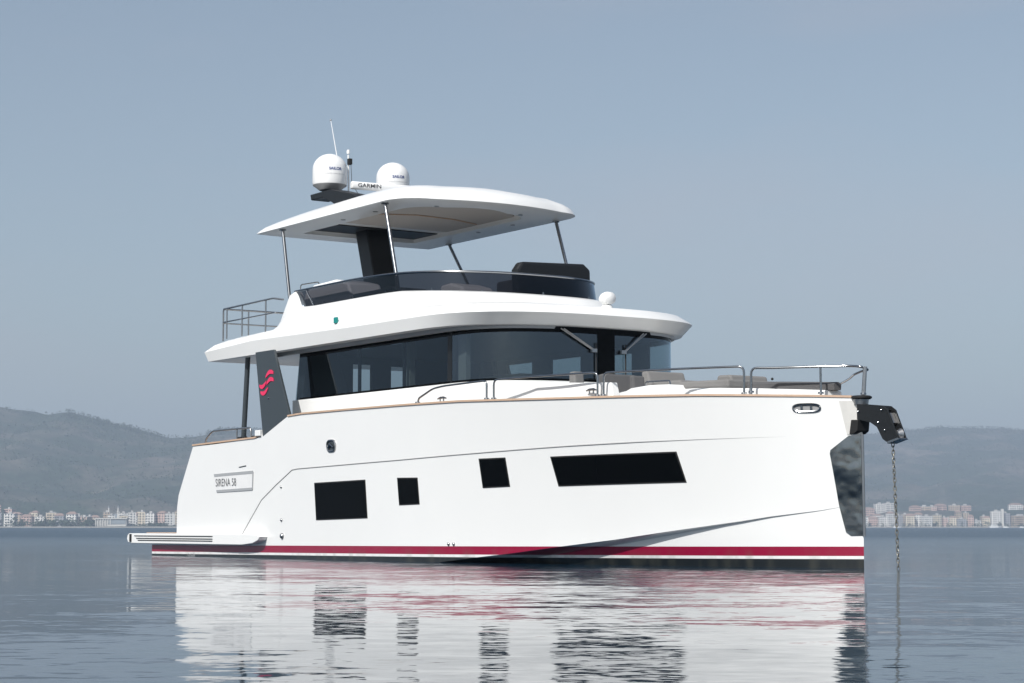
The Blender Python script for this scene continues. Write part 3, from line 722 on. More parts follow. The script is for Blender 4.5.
# ---- tubular rails
def fillet(P, r=0.09, n=4):
    P = [Vector(p) for p in P]; out = [P[0]]
    for a, b, c in zip(P, P[1:], P[2:]):
        d1 = (a-b); d2 = (c-b); q = min(r, d1.length*0.45, d2.length*0.45)
        p1 = b+d1.normalized()*q; p2 = b+d2.normalized()*q
        for i in range(n+1):
            t = i/n; out.append(p1*(1-t)**2+b*2*t*(1-t)+p2*t*t)
    out.append(P[-1]); return out
def edge(x, z, inset=0.07): return (x, -max(0.0, ysh(x)-inset), z)
def rail(x0, x1, zt, start='post', end='post', posts=()):
    P = []
    if start == 'slope': P += [edge(x0, zs(x0)+.03), edge(x0+0.03, zs(x0)+.11), edge(x0+0.45, zt-.02)]
    else: P += [edge(x0, zs(x0)+.03), edge(x0, zt)]
    k = max(2, int((x1-x0)/0.3)); xs0 = x0+0.5 if start == 'slope' else x0
    for i in range(1, k): P.append(edge(xs0+(x1-xs0)*i/k, zt+(0.03 if start == 'slope' else 0)*i/k))
    P += [edge(x1, zt+(0.03 if start == 'slope' else 0)), edge(x1, zs(x1)+.03)]
    mb = MB(); mb.tube(fillet(P), 0.017, 8); o = mb.build('guard_rail', M['steel'], yacht, smooth=60)
    for x in [x0, x1]+list(posts):
        MB().lathe([(0, 0), (0.045, 0), (0.04, 0.02), (0, 0.02)], edge(x, zs(x)+.036), 12).build('rail_foot', M['steel'], o)
    for x in posts: MB().tube([edge(x, zs(x)+.03), edge(x, zt)], 0.015, 8).build('stanchion', M['steel'], o)
    # port side twin
    return o
def mirror_tree(o, parent):
    c = o.copy(); c.data = o.data.copy(); col.objects.link(c); c.parent = parent
    for v in c.data.vertices: v.co.y = -v.co.y
    c.data.flip_normals()
    for ch in o.children: mirror_tree(ch, c)
    return c
for a in ((10.41, 12.315, 2.86, 'slope', 'post'), (12.487, 14.617, 2.895, 'post', 'post'), ):
    mirror_tree(rail(*a), yacht)
rail(14.723, 16.80, 2.885)
# pulpit: from the starboard post round the bow to port
P = [edge(16.89, zs(16.89)+.03), edge(16.89, 2.86)] + [edge(x, 2.85) for x in (17.1, 17.4, 17.7, 17.9, 18.05)] + [(18.22, -0.02, 2.83), (18.25, 0.10, 2.79)]
P += [(x, ysh(x)-0.07 if x < 18.0 else 0.16, z) for x, z in ((18.06, 2.79), (17.7, 2.765), (17.3, 2.745), (16.9, 2.73), (16.4, 2.71), (15.95, 2.69), (15.93, zs(15.93)+.03))]
pul = MB().tube(fillet(P), 0.017, 8).build('pulpit_rail', M['steel'], yacht, smooth=60)
MB().tube([edge(17.717, zs(17.717)+.03), edge(17.717, 2.845)], 0.016, 8).build('stanchion', M['steel'], pul)
MB().tube([(18.24, -0.0, 2.43), (18.25, 0.03, 2.83)], [0.03, 0.028], 10).build('stanchion', M['steel_dull'], pul)
for p in (edge(16.89, 2.505), edge(17.717, 2.465), (18.24, 0, 2.44)):
    MB().lathe([(0, 0), (0.045, 0), (0.04, 0.025), (0, 0.025)], p, 12).build('rail_foot', M['steel'], pul)
# low rail on the aft bulwark
for sgn in (-1, 1):
    P = [(2.37, sgn*2.53, 2.23), (2.39, sgn*2.53, 2.33), (2.68, sgn*2.53, 2.47), (4.35, sgn*2.53, 2.47), (4.35, sgn*2.53, 2.25)]
    o = MB().tube(fillet(P), 0.018, 8).build('quarter_rail', M['steel_dull'], yacht, smooth=60)
    MB().tube([(3.75, sgn*2.53, 2.25), (3.75, sgn*2.53, 2.47)], 0.016, 8).build('stanchion', M['steel_dull'], o)
    for x in (3.95, 4.12, 4.55): MB().box(x-.07, x+.07, sgn*2.55-.03, sgn*2.55+.03, 2.245, 2.31).build('mooring_cleat', M['black'], yacht, smooth=0, bevel=0.01)

# cleats / small deck fittings
def cleat(x, y, z):
    MB().tube([(x-.13, y, z+.055), (x-.05, y, z+.07), (x+.05, y, z+.07), (x+.13, y, z+.055)], [.012, .02, .02, .012], 8).tube([(x-.05, y, z), (x-.05, y, z+.06)], .014, 6).tube([(x+.05, y, z), (x+.05, y, z+.06)], .014, 6).build('cleat', M['steel'], yacht, smooth=60)
cleat(11.0, -2.42, 2.62); cleat(14.45, -1.93, 2.58)
MB().ball((17.08, -0.66, 2.70), 0.02, 1, 8).build('deck_knob', M['black'], yacht)

# ---- deckhouse: white side wings, glass band, interior
def wall_strip(hw, xa, xs, xf, z0, z1, th, m, name, parent, x_aft_top=None):
    A = sell(hw, xa, xs, xf); B = sell(hw-th, xa, xs, xf-th); mb = MB()
    rows = [[(x, y, z0) for x, y in A], [(x, y, z1) for x, y in A], [(x, y, z1) for x, y in B], [(x, y, z0) for x, y in B]]
    V = mb.grid(rows+[rows[0]])
    return mb.build(name, m, parent)
wall_strip(2.06, 5.12, 10.6, 12.22, 2.25, 2.955, 0.12, M['gel'], 'deckhouse_wall', yacht)
mb = MB()
for sgn in (-1, 1):   # side wings running forward past the windscreen
    rows = []
    for i in range(25):
        x = 5.75+(14.74-5.75)*i/24
        yb = min(2.10, ysh(x)-0.16) if x < 12 else min(2.10, ysh(12)-0.16+(x-12)*(-0.20))
        z1 = lerp(x, [5.75, 9, 12, 14.62], [2.925, 2.945, 2.88, 2.745]); x2 = x+0.10 if i == 24 else x
        rows.append([(x2, sgn*(yb), 2.45), (x, sgn*(yb-0.02), z1), (x, sgn*(yb-0.14), z1), (x2, sgn*(yb-0.14), 2.45)])
    V = mb.grid(rows, close=True); mb.bm.faces.new(V[0]); mb.bm.faces.new(V[-1])
mb.build('side_coaming', M['gel'], yacht, smooth=30, bevel=0.012)
# glass panes
def glass_strip(pts, z0, z1, name, parent, m=None, lean=0.0):
    mb = MB(); mb.grid([[(x, y, z0) for x, y in pts], [(x, y, z1) for x, y in pts]])
    return mb.build(name, m or M['glass'], parent, recalc=False, smooth=60)
ZG0, ZG1 = 2.955, 3.84
def ws(y, hw=2.03, xs=10.6, xf=12.2, n=2.8): return xs+(xf-xs)*max(0, 1-(abs(y)/hw)**n)**(1/n)
for sgn in (-1, 1):
    gl = MB(); gl.face([(5.18, sgn*2.03, ZG0), (10.62, sgn*2.03, ZG0), (10.62, sgn*2.03, ZG1), (5.34, sgn*2.03, ZG1)])
    gl = gl.build('side_window', M['glass'], yacht, smooth=0, recalc=False)
    # frames hidden behind the glass: slanted pillar and slim mullions
    MB().prism([(5.32, 3.82), (5.62, 3.82), (5.44, 2.96), (5.20, 2.96)], sgn*1.95, sgn*2.02).build('aft_pillar', M['interior'], gl, smooth=0)
    MB().prism([(5.68, 3.83), (6.30, 3.83), (6.85, 2.96), (5.95, 2.96)] if sgn < 0 else [(5.68, 3.83), (6.0, 3.83), (6.2, 2.96), (5.95, 2.96)], sgn*1.80, sgn*2.02).build('slanted_pillar', M['black'], gl, smooth=0)
    for x in (7.55, 9.1): MB().box(x-.03, x+.03, sgn*1.98, sgn*2.02, 2.96, 3.84).build('mullion', M['black'], gl, smooth=0)
    MB().box(10.55, 10.68, sgn*1.98, sgn*2.035, 2.957, 3.838).build('mullion', M['black'], gl, smooth=0)
    # windscreen pane wrapping the corner
    P = [(10.66, sgn*2.03)] + [(ws(y), sgn*y) for y in (2.02, 2.0, 1.97, 1.93, 1.88, 1.82, 1.75, 1.66, 1.55, 1.4, 1.25, 1.1, .9, .7, .5, .3, .17)]
    pane = glass_strip(P, ZG0, ZG1, 'windscreen_pane', yacht, M['glass_ws'])
# centre mullion and black bands
mb = MB(); P = [(ws(y)+.012, y) for y in [-.17+.034*i for i in range(11)]]
Q = [(x-.05, y) for x, y in P]
rows = [[(x, y, ZG0) for x, y in P], [(x, y, ZG1) for x, y in P], [(x, y, ZG1) for x, y in Q], [(x, y, ZG0) for x, y in Q]]
mb.grid(rows+[rows[0]]); mb.build('centre_mullion', M['blackglass'], yacht, recalc=True)
def band(z0, z1, name):
    A = [(x, y) for x, y in sell(2.036, 5.35, 10.6, 12.206)]; mb = MB()
    B = sell(1.99, 5.35, 10.6, 12.16)
    r = [[(x, y, z0) for x, y in A], [(x, y, z1) for x, y in A], [(x, y, z1) for x, y in B], [(x, y, z0) for x, y in B]]
    mb.grid(r+[r[0]]); mb.build(name, M['blackglass'], yacht)
band(2.956, 2.995, 'glass_sill'); band(3.745, 3.842, 'header_shade_band')  # black header all round also paints in the overhang's shade on the glass
# screen post at the port corner
for sgn in (-1, 1):
    P = [(ws(y)-.02, sgn*y) for y in (1.62, 1.50, 1.36)]
    Q = [(x-.08, y) for x, y in P]; mb = MB()
    r = [[(x, y, 2.96) for x, y in P], [(x, y, 3.84) for x, y in P], [(x, y, 3.84) for x, y in Q], [(x, y, 2.96) for x, y in Q]]

# interior: floor, ceiling liner, aft bulkhead with door panes, port wall furniture, helm
A = sell(1.95, 5.25, 10.6, 12.08)
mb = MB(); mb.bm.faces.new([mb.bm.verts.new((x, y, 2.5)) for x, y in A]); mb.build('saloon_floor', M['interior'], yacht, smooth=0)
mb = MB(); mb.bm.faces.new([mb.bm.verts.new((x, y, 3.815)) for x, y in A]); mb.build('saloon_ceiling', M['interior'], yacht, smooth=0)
def wall_with_holes(axis, c, th, u0, u1, z0, z1, holes, name, m, parent):
    mb = MB(); us = sorted(set([u0, u1]+[h[0] for h in holes]+[h[1] for h in holes])); zz = sorted(set([z0, z1]+[h[2] for h in holes]+[h[3] for h in holes]))
    for a, b in zip(us, us[1:]):
        for d, e in zip(zz, zz[1:]):
            if any(h[0] <= a and b <= h[1] and h[2] <= d and e <= h[3] for h in holes): continue
            if axis == 'y': mb.box(a, b, c, c+th, d, e)
            else: mb.box(c, c+th, a, b, d, e)
    return mb.build(name, m, parent, smooth=0)
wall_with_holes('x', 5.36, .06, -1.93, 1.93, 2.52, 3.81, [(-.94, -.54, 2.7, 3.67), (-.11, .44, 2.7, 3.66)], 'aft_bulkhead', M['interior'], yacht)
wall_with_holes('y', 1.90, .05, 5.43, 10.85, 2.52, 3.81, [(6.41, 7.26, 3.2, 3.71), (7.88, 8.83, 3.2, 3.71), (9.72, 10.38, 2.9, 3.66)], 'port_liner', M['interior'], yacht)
MB().box(6.0, 9.0, 0.9, 1.85, 2.51, 3.05).build('sofa', M['fabricd'], yacht, smooth=0, bevel=0.03)
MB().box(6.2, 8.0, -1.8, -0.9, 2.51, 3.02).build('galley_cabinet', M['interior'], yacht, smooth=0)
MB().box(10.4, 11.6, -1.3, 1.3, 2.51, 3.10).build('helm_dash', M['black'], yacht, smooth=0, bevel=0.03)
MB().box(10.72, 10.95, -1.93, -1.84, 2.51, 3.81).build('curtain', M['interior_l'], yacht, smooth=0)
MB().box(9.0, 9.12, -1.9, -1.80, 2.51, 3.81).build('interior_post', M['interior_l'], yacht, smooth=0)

# ---- flybridge deck moulding (brow)
XL = [2.2, 2.35, 2.6, 2.95, 3.5, 4.2, 4.55, 4.75, 4.9, 5.05, 5.12, 5.25, 5.33, 5.45, 6, 7, 8, 9]
def ring(hw, xa, xs, xf, zf, n=2.8, k=20):
    st = [xa+(x-2.2)*(xs-xa)/(xs-2.2) if x < 5 else x for x in XL if x < xs-0.2]
    # keep the coaming step aligned between rings
    st = []
    for x in XL:
        if x >= 9: continue
        st.append(x if x > 4.2 else xa+(x-2.2)*(4.2-xa)/2.0)
    st.append(xs)
    P = [(x, -hw) for x in st]
    for i in range(1, k+1):
        a = math.pi/2*i/k; P.append((xs+(xf-xs)*math.sin(a)**(2/n), -hw*math.cos(a)**(2/n) if i < k else 0.0))
    full = P+[(x, -y) for x, y in P[:-1]][::-1]
    return [(x, y, zf(x)) for x, y in full]
def z_top(x):   # coaming top: aft deck level, raised shoulder, then the base of the wind deflector
    if x < 4.6: return lerp(x, [2.9, 4.6], [4.285, 4.33])
    return lerp(x, [4.6, 5.10, 5.28, 5.46, 9, 11.2], [4.33, 4.96, 5.0, 4.665, 4.65, 4.52])
def z_mid(x):
    if x < 4.6: return lerp(x, [2.9, 4.6], [4.28, 4.325])
    return lerp(x, [4.6, 5.1, 6.5, 9, 11.3], [4.325, 4.52, 4.50, 4.46, 4.38])
rings = [
 ring(1.93, 3.1, 7.9, 10.32, lambda x: 4.32),
 ring(1.95, 3.05, 7.9, 10.34, lambda x: z_top(x)-0.005),
 ring(2.08, 3.0, 7.95, 10.52, z_top, 2.6),
 ring(2.13, 2.98, 8.0, 10.60, lambda x: z_top(x)-0.03 if x > 4.6 else z_top(x)),
 ring(2.19, 2.95, 8.1, 10.72, z_mid),
 ring(2.24, 2.93, 8.2, 10.90, lambda x: z_mid(x)-0.06),
 ring(2.30, 2.85, 9.0, 11.6, lambda x: lerp(x, [2.8, 4.5, 8, 11.8], [4.245, 4.29, 4.33, 4.28])),
 ring(2.42, 2.5, 9.9, 12.25, lambda x: lerp(x, [2.5, 3.5, 8, 12.3], [4.17, 4.22, 4.22, 4.19])),
 ring(2.495, 2.25, 10.2, 12.47, lambda x: lerp(x, [2.2, 4.3, 8, 12.5], [4.06, 4.14, 4.09, 4.06])),
 ring(2.50, 2.2, 10.2, 12.5, lambda x: lerp(x, [2.2, 4.3, 8, 11, 12.5], [4.045, 4.12, 4.07, 4.055, 4.03])),
 ring(2.452, 2.29, 9.95, 12.27, lambda x: 3.86),
 ring(2.36, 2.36, 10.0, 12.20, lambda x: 3.85),
 ring(2.10, 2.6, 10.0, 12.08, lambda x: 3.875),
]
mb = MB(); V = mb.grid(rings)
mb.bm.faces.new(V[0]); mb.bm.faces.new(V[-1][::-1])
mb.bm.verts.ensure_lookup_table()
for i in range(len(V)-1): mb.bm.faces.new([V[i][0], V[i+1][0], V[i+1][-1], V[i][-1]])
fly = mb.build('flybridge_moulding', M['gel'], yacht, smooth=22)
# valance under the brow above the side glass
A = ring(2.22, 5.0, 10.3, 12.2, lambda x: 3.872); B = [(x, y*0.997, 3.80) for x, y, z in A]; C2 = [(x, y*0.96, 3.80) for x, y, z in A]
mb = MB(); mb.grid([A, B, C2]); mb.build('soffit_valance', M['steel_dull2'] if 'steel_dull2' in M else M['text_grey'], yacht)
# wet bar hump and low rail behind the shoulder
MB().prism([(5.2, 4.4), (5.25, 4.98), (5.6, 5.10), (6.4, 5.12), (6.9, 5.02), (7.2, 4.4)], -1.9, -1.2).build('wet_bar', M['gel2'], yacht, smooth=50, bevel=0.05)
MB().tube(fillet([(5.0, -1.85, 4.95), (5.0, -1.85, 5.16), (5.45, -1.7, 5.18), (5.45, -1.7, 4.95)], .05), 0.013, 6).build('grab_rail', M['steel'], yacht)
# smoked wind deflector and its rail
def fly_path(hw, xa, xs, xf, n=2.8, k=20, n1=12):
    P = [(xa+(xs-xa)*i/n1, -hw) for i in range(n1)]
    for i in range(k+1):
        a = math.pi/2*i/k; P.append((xs+(xf-xs)*math.sin(a)**(2/n), -hw*math.cos(a)**(2/n) if i < k else 0.0))
    return P+[(x, -y) for x, y in P[:-1]][::-1]
FP = fly_path(2.04, 5.50, 7.9, 10.38, 2.6); FT = fly_path(2.07, 5.20, 7.8, 10.32, 2.5)
zt_f = lambda x: lerp(x, [5.2, 7.3, 9, 11], [5.0, 5.005, 4.97, 4.90])
mb = MB(); mb.grid([[(x, y, z_top(max(x, 5.47))-0.02) for x, y in FP], [(x, y, zt_f(x)-0.012) for x, y in FT]])
wd = mb.build('wind_deflector', M['glass_fly'], yacht, recalc=False, smooth=60)
MB().tube([(x, y, zt_f(x)) for x, y in FT], 0.021, 8).build('deflector_rail', M['steel'], wd)
for j in (4, 9, 14, 20, 26, 32, 38, 44, 50, 56, 60):
    if j < len(FP):
        MB().tube([(FP[j][0]+.01, FP[j][1]*1.0, z_top(max(FP[j][0], 5.47))-.01), (FP[j][0]*.98+FT[j][0]*.02+.01, FP[j][1]*1.008, z_top(max(FP[j][0], 5.47))+.05)], 0.013, 6).build('glass_clamp', M['steel'], wd)
for j in (2, 30+14): MB().tube([(FP[j][0], FP[j][1], z_top(max(FP[j][0], 5.47))), (FT[j][0], FT[j][1], zt_f(FT[j][0]))], 0.014, 8).build('stanchion', M['steel'], wd)
# flybridge seating and helm
MB().box(5.9, 8.0, 0.9, 1.85, 4.33, 4.95).build('flybridge_sofa', M['fabricd'], yacht, smooth=0, bevel=0.04)
MB().box(6.2, 8.4, -1.85, -1.1, 4.33, 4.80).build('flybridge_sofa', M['fabricd'], yacht, smooth=0, bevel=0.04)
MB().prism([(8.75, 4.33), (8.8, 4.82), (9.1, 4.84), (9.5, 4.74), (9.7, 4.33)], -1.1, -0.45).build('lounge_seat', M['gel2'], yacht, smooth=0, bevel=0.04)
con = MB(); con.prism([(-0.12, 4.34), (-0.14, 5.08), (-0.04, 5.22), (1.30, 5.27), (1.44, 5.17), (1.46, 4.34)], 9.58, 9.80, axis='x')
con.build('helm_console', M['black'], yacht, smooth=0, bevel=0.05)
MB().box(8.9, 9.52, 0.0, 1.2, 4.33, 4.95).build('helm_seat', M['fabricd'], yacht, smooth=0, bevel=0.05)
# horn / searchlight and side light
sl = MB().lathe([(0, 0), (0.1, 0), (0.09, .05), (0.045, .07), (0.045, .10), (0, .10)], (12.10, .10, 4.19), 16).build('searchlight', M['gel2'], yacht)
mb = MB(); mb.lathe([(0, -.13), (.07, -.13), (.105, -.06), (.115, .02), (.10, .10), (.05, .13), (0, .135)], n=16)
for v in mb.bm.verts: v.co = Vector((12.10+v.co.z, .10+v.co.x*1.1, 4.36+v.co.y))
mb.build('lamp_housing', M['gel2'], sl)
MB().box(7.43, 7.52, -2.475, -2.42, 4.19, 4.30).build('side_light', M['teal'], yacht, smooth=0, bevel=0.01)
# windscreen wipers
for y0, y1 in ((-.92, -.28), (.80, .32)):
    x0 = ws(y0)+.09; x1 = ws(y1)+.05
    w = MB().tube([(x0, y0, 3.80), (x1, y1, 3.47)], 0.012, 6).tube([(x0, y0+.06*(1 if y0 < 0 else -1), 3.80), (x1, y1+.03, 3.47)], 0.012, 6).build('wiper', M['steel_dull'], yacht)
    MB().box(x1-.025, x1+.025, y1-.05, y1+.05, 3.44, 3.50).build('wiper_head', M['steel_dull'], w, smooth=0)
    MB().tube([(x1-.02, y1+.06, 3.60), (x1-.02, y1+.06, 3.0)], 0.014, 6).build('wiper_blade', M['rubber'], w)
# aft flybridge rail
for sgn in (-1, 1):
    o = MB().tube(fillet([(2.62, sgn*2.3, 4.25), (2.62, sgn*2.3, 4.88), (4.75, sgn*2.3, 4.90), (4.98, sgn*2.2, 4.86)], .06), 0.018, 8).build('aft_deck_rail', M['steel_dull'], yacht, smooth=60)
    MB().tube([(2.62, sgn*2.3, 4.62), (4.85, sgn*2.3, 4.62)], 0.014, 8).build('mid_bar', M['steel_dull'], o)
    for x in (2.78, 3.45, 4.45): MB().tube([(x, sgn*2.3, 4.28), (x, sgn*2.3, 4.88)], 0.016, 8).build('stanchion', M['steel_dull'], o)
o = MB().tube([(2.62, -2.3, 4.88), (2.62, 2.3, 4.88)], 0.018, 8).build('aft_deck_rail', M['steel_dull'], yacht, smooth=60)
MB().tube([(2.62, -2.3, 4.60), (2.62, 2.3, 4.60)], 0.014, 8).build('mid_bar', M['steel_dull'], o)
for y in (-1.75, -.6, .6, 1.75): MB().tube([(2.62, y, 4.24), (2.62, y, 4.88)], 0.016, 8).build('stanchion', M['steel_dull'], o)

# ---- hardtop
def ht_ring(ins, z, zc=0.0, xf=9.22, xa=3.35, hw=1.98):
    P = []
    hw2 = hw-ins; a_ = xa+ins*0.8; f_ = xf-ins
    pts = []
    n = 26
    # starboard aft corner -> starboard fore corner -> front arc -> port -> aft
    r = 0.28
    for i in range(15): pts.append((a_+0.04+(f_-0.9-a_)*i/14, -hw2))
    for i in range(1, 9):
        t = i/8*math.pi/2; pts.append((f_-0.86+0.62*math.sin(t), -hw2+0.62*(1-math.cos(t))*0.95))
    ye = -hw2+0.62*0.95
    for i in range(1, 12):
        y = ye+(-2*ye)*i/12; pts.append((f_-0.24+0.26*(1-(y/ye)**2), y))
    half = pts
    for i in range(0, 8):
        t = (8-i)/8*math.pi/2; pts.append((f_-0.86+0.62*math.sin(t), hw2-0.62*(1-math.cos(t))*0.95))
    for i in range(15): pts.append((a_+0.04+(f_-0.9-a_)*(14-i)/14, hw2))
    for i in range(1, 8): pts.append((a_, hw2-2*hw2*i/8))
    return [(x, y, z+zc*(1-((x-6.3)/3.2)**2)) for x, y in pts]
mb = MB()
HR = [ht_ring(0.72, 6.312), ht_ring(0.03, 6.30), ht_ring(0.0, 6.312), ht_ring(0.05, 6.355, .04), ht_ring(0.14, 6.42, .07), ht_ring(0.32, 6.50, .10), ht_ring(0.65, 6.56, .13), ht_ring(1.3, 6.59, .14)]
HR = [[(x, y, z+(0.06*max(0, (x-6)/3.2) if k > 2 else 0)) for x, y, z in r] for k, r in enumerate(HR)]
V = mb.grid(HR, close=True); mb.bm.faces.new(V[-1])
# underside with a recessed ceiling
inner = [(x, y, 6.40) for x, y, z in HR[0]]
V2 = [mb.bm.verts.new(p) for p in inner]; n = len(V2)
for i in range(n): mb.bm.faces.new([V[0][i], V[0][(i+1) % n], V2[(i+1) % n], V2[i]])
mb.bm.faces.new(V2)
ht = mb.build('hardtop', M['gel'], yacht, smooth=30)
mb = MB(); mb.prism([(5.3, -1.2), (7.7, -1.2), (8.2, -.7), (8.2, .7), (7.7, 1.2), (5.3, 1.2)], 6.372, 6.398, axis='z'); cp = mb.build('ceiling_panel', M['ceiling'], ht, smooth=0)
MB().tube([(6.643, -1.15, 6.365), (6.93, -.456, 6.365), (6.85, .4, 6.365), (6.55, 1.1, 6.365)], 0.016, 6).build('seam', M['teak'], cp)
MB().prism([(4.0, -1.24), (4.9, -1.24), (4.9, 1.24), (4.0, 1.24)], 6.38, 6.398, axis='z').build('skylight_panel', M['black'], ht, smooth=0)
for x, y in ((6.0, -1.5), (7.2, -1.5), (8.35, -.9), (8.35, .9), (6.0, 1.5), (7.2, 1.5)):
    MB().lathe([(0, 0), (.045, 0), (.045, .01), (0, .01)], (x, y, 6.296 if abs(y) > 1.3 else 6.29), 12).build('ceiling_spot', M['steel_dull'], ht)
# poles and central mast leg
for xt, xb, sgn in ((4.30, 4.72, -1), (4.30, 5.6, 1), (8.20, 8.80, -1), (8.08, 8.68, 1)):
    p = MB().tube([(xt, sgn*1.88, 6.31), (xb, sgn*1.93, 4.62 if xb > 5 else 4.9)], 0.032, 12).build('hardtop_pole', M['steel'], yacht, smooth=60)
    MB().lathe([(0, 0), (.07, 0), (.06, .03), (0, .03)], (xt, sgn*1.88, 6.28), 12).build('pole_flange', M['steel'], p)
mb = MB(); T_ = [(4.22, -.25), (4.68, -.25), (4.68, .25), (4.22, .25)]; B_ = [(4.85, -.23), (5.30, -.23), (5.30, .23), (4.85, .23)]
mb.grid([[(x, y, 6.40) for x, y in T_], [(x, y, 4.4) for x, y in B_]], close=True)
mb.build('mast_leg', M['black'], yacht, smooth=0, bevel=0.03)
# ---- aerials on the hardtop
ab = MB().prism([(3.78, 7.12), (4.62, 7.12), (5.4, 6.93), (6.0, 6.66), (5.2, 6.60), (4.6, 6.88), (4.3, 6.99), (3.82, 7.0)], -1.02, -0.62).build('aerial_bracket', M['black'], yacht, smooth=0, bevel=0.02)
def dome(x, y, z, r, h, name='satellite_dome'):
    d = MB().lathe([(r*.96, .10), (r, .14), (r, h-r*.93)]+[(r*math.cos(R(a)), h-r*.93+r*.93*math.sin(R(a))) for a in range(10, 90, 10)]+[(0, h)], (x, y, z), 36).build(name, M['gel2'], yacht, smooth=60)
    MB().lathe([(0, 0), (r*.62, 0), (r*.80, .05), (r*.96, .085), (r*.985, .10), (0, .10)], (x, y, z), 36).build('dome_base', M['dome_grey'], d)
    def mp(u, v, dz): a = R(-10)+u/r; return (x+(r+.004)*math.cos(a), y+(r+.004)*math.sin(a), z+dz+v)
    text_mesh('SAILOR', .075, 'lettering', M['text_blue'], d, lambda u, v: mp(u, v, h*.50), width=.26, bold=.002)
    text_mesh('SATELLITE COMMUNICATION', .03, 'small_lettering', M['text_grey'], d, lambda u, v: mp(u, v, h*.38), width=.42)
    return d
dome(4.19, -0.80, 7.17, 0.34, 0.72)
dome(3.90, 0.80, 7.20, 0.335, 0.72)
MB().lathe([(.25, 6.62), (.14, 6.75), (.14, 7.1), (.22, 7.2)], (3.90, .8, 0), 20).build('dome_pedestal', M['gel2'], yacht)
rp = MB().lathe([(0, 6.6), (.20, 6.6), (.17, 6.9), (.15, 7.08), (0, 7.08)], (4.9, .1, 0), 20).build('radar_pedestal', M['gel2'], yacht)
mb = MB(); mb.prism([(-.055, 0), (.05, 0), (.065, .04), (.06, .12), (.03, .15), (-.04, .15), (-.07, .10)], -.72, .72, axis='y')
Mx = Matrix.Translation((4.9, .05, 7.13)) @ Matrix.Rotation(R(-8), 4, 'Z')
for v in mb.bm.verts: v.co = Mx @ v.co
mb.build('radar_scanner', M['gel2'], rp, smooth=50, bevel=0.02)
text_mesh('GARMIN', .11, 'lettering', M['text_dark'], rp, lambda u, v: tuple(Mx @ Vector((.069, -.36+u, .04+v))), width=.48, bold=.001)
# whip aerial and light mast
MB().tube([(4.02, -.5, 7.05), (4.0, -.5, 7.7), (3.66, -.5, 8.68)], [.012, .012, .006], 6).build('whip_aerial', M['gel2'], yacht)
MB().ball((3.655, -.5, 8.69), .02, 1, 8).build('aerial_tip', M['dome_grey'], yacht)
lm = MB().tube([(4.38, -.48, 6.9), (4.35, -.48, 7.88)], .018, 8).build('light_mast', M['gel2'], yacht)
MB().lathe([(0, 0), (.03, 0), (.035, .03), (.03, .08), (0, .09)], (4.35, -.48, 7.9), 12).build('anchor_light', M['gel2'], lm)
MB().box(4.37, 4.45, -.52, -.44, 7.68, 7.80).build('camera_housing', M['rubber'], lm, smooth=0, bevel=.01)
MB().tube([(4.42, -.46, 7.7), (4.46, -.46, 7.3), (4.7, -.40, 7.0), (4.72, -.38, 6.62)], .006, 5).build('cable', M['rubber'], lm)

# ---- foredeck lounge
def deck_block(xs_, zt, hwf, z0, name, m):
    """raised moulding on the foredeck whose sides follow the bulwark"""
    mb = MB(); rows = []
    for x, z in zip(xs_, zt):
        h = min(hwf, max(0.05, ysh(x)-0.30)); rows.append([(x, -h, z0), (x, -h, z-.02), (x, -h+.03, z), (x, h-.03, z), (x, h, z-.02), (x, h, z0)])
    V = mb.grid(rows, close=True); mb.bm.faces.new(V[0][::-1]); mb.bm.faces.new(V[-1])
    return mb.build(name, m, yacht, smooth=30)
deck_block([13.62, 13.66, 13.95, 14.2, 14.32, 14.75, 15.0, 15.28, 15.32, 15.8, 16.3, 16.8, 17.3, 17.62, 17.64], [2.42, 2.62, 2.645, 2.67, 2.705, 2.725, 2.72, 2.71, 2.625, 2.62, 2.605, 2.58, 2.55, 2.53, 2.42], 1.12, 2.30, 'foredeck_moulding', M['gel2'])
MB().tube(fillet([(14.62, -1.05, 2.71), (14.64, -1.05, 2.785), (15.22, -1.05, 2.77), (15.24, -1.05, 2.70)], .04), .013, 8).build('grab_handle', M['steel'], yacht)
def cushion(poly, y0, y1, m, name='seat_cushion'):
    return MB().prism(poly, y0, y1).build(name, m, yacht, smooth=0, bevel=0.03)
cushion([(13.62, 2.45), (13.62, 2.95), (13.76, 2.965), (13.88, 2.45)], -1.22, -0.56, M['fabric'], 'seat_back')
cushion([(14.05, 2.45), (14.05, 2.92), (14.15, 2.92), (14.22, 2.45)], -0.93, -0.70, M['fabric'], 'seat_back')
cushion([(13.10, 2.60), (12.98, 3.09), (13.14, 3.10), (13.34, 2.60)], .12, .88, M['fabric2'], 'seat_back')
cushion([(13.0, 2.6), (13.0, 3.03), (13.15, 3.03), (13.2, 2.6)], -1.32, -1.13, M['fabric2'], 'seat_back')
cushion([(13.15, 2.80), (13.15, 2.93), (13.9, 2.91), (13.9, 2.78)], .2, .95, M['fabric2'])
cushion([(15.18, 2.66), (15.18, 2.765), (16.32, 2.735), (16.32, 2.615)], -.84, .5, M['fabric2'], 'sun_pad')
cushion([(15.38, 2.75), (15.42, 2.87), (15.72, 2.86), (15.76, 2.74)], -.30, .42, M['fabric2'], 'pillow')
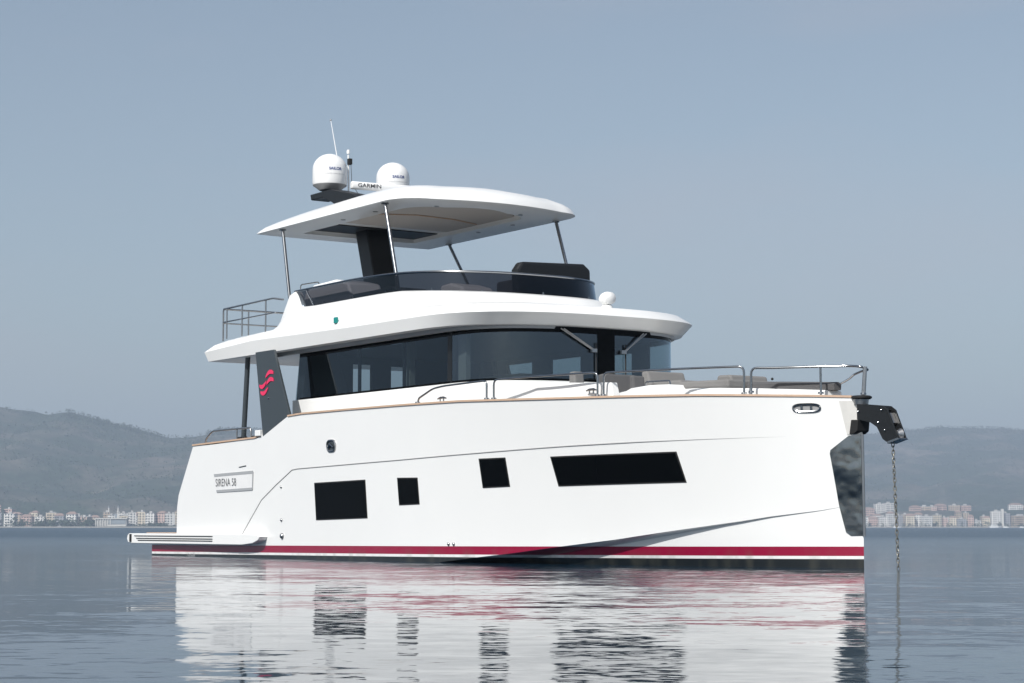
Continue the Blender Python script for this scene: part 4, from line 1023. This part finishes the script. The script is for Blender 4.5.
def bow_pad():
    mb = MB(); rows = []
    for i in range(13):
        x = 16.36+(17.72-16.36)*i/12; h = max(.06, min(.52, ysh(x)-0.36)); z = lerp(x, [16.36, 17.72], [2.70, 2.645])
        rows.append([(x, -h, z-.115), (x, -h-.01, z-.03), (x, -h+.04, z), (x, h-.04, z), (x, h+.01, z-.03), (x, h, z-.115)])
    V = mb.grid(rows, close=True); mb.bm.faces.new(V[0][::-1]); mb.bm.faces.new(V[-1])
    mb.build('sun_pad', M['fabric'], yacht, smooth=50)
bow_pad()

# ---- anchor chain, hanging from the roller into the water
def make_chain():
    mb = MB(); n = 46; top = Vector((18.80, 0, 1.75)); bot = Vector((18.90, 0.0, -0.75))
    d = (bot-top); step = d.length/n; u = d.normalized()
    for k in range(n):
        c = top+u*step*(k+.5)
        side = Vector((0, 1, 0)) if k % 2 else Vector((1, 0, 0)); side = (Matrix.Rotation(R(35+k*9), 3, 'Z') @ side)
        P = []
        for i in range(12):
            a = 2*math.pi*i/12; P.append(c+u*(math.cos(a)*step*.72)+side*(math.sin(a)*.019))
        mb.tube(P+[P[0]], .0068, 5, cap=False)
    o = mb.build('anchor_chain', M['chain'], smooth=60)
    o.location = yacht.location; o.rotation_euler = yacht.rotation_euler
    tag(o, "galvanised anchor chain running straight down from the yacht's bow roller into the water", 'anchor chain')
make_chain()

for o in MIRROR:
    c = mirror_tree(o, yacht)
    for ch in c.children:
        if ch.name.startswith('lettering'):
            xs_ = [v.co.x for v in ch.data.vertices]; m2 = min(xs_)+max(xs_)
            for v in ch.data.vertices: v.co.x = m2-v.co.x
            ch.data.flip_normals()

# ------------------------------------------------------------------ haze
hz = MB().box(-4900, 4900, -4500, 7800, -5.0, 420).build('haze', bpy.data.materials.new('sea_haze'), smooth=0)
hm = hz.data.materials[0]; hm.use_nodes = True; nt = hm.node_tree
for n_ in list(nt.nodes): nt.nodes.remove(n_)
o_ = nt.nodes.new('ShaderNodeOutputMaterial'); pv = nt.nodes.new('ShaderNodeVolumePrincipled')
pv.inputs['Density'].default_value = 0.00022; pv.inputs['Color'].default_value = (0.53, 0.625, 0.765, 1); pv.inputs['Anisotropy'].default_value = 0.0
nt.links.new(pv.outputs[0], o_.inputs['Volume'])
tag(hz, kind='stuff')
hz['label'] = 'thin blue grey haze over the bay and the far hills'; hz['category'] = 'haze'
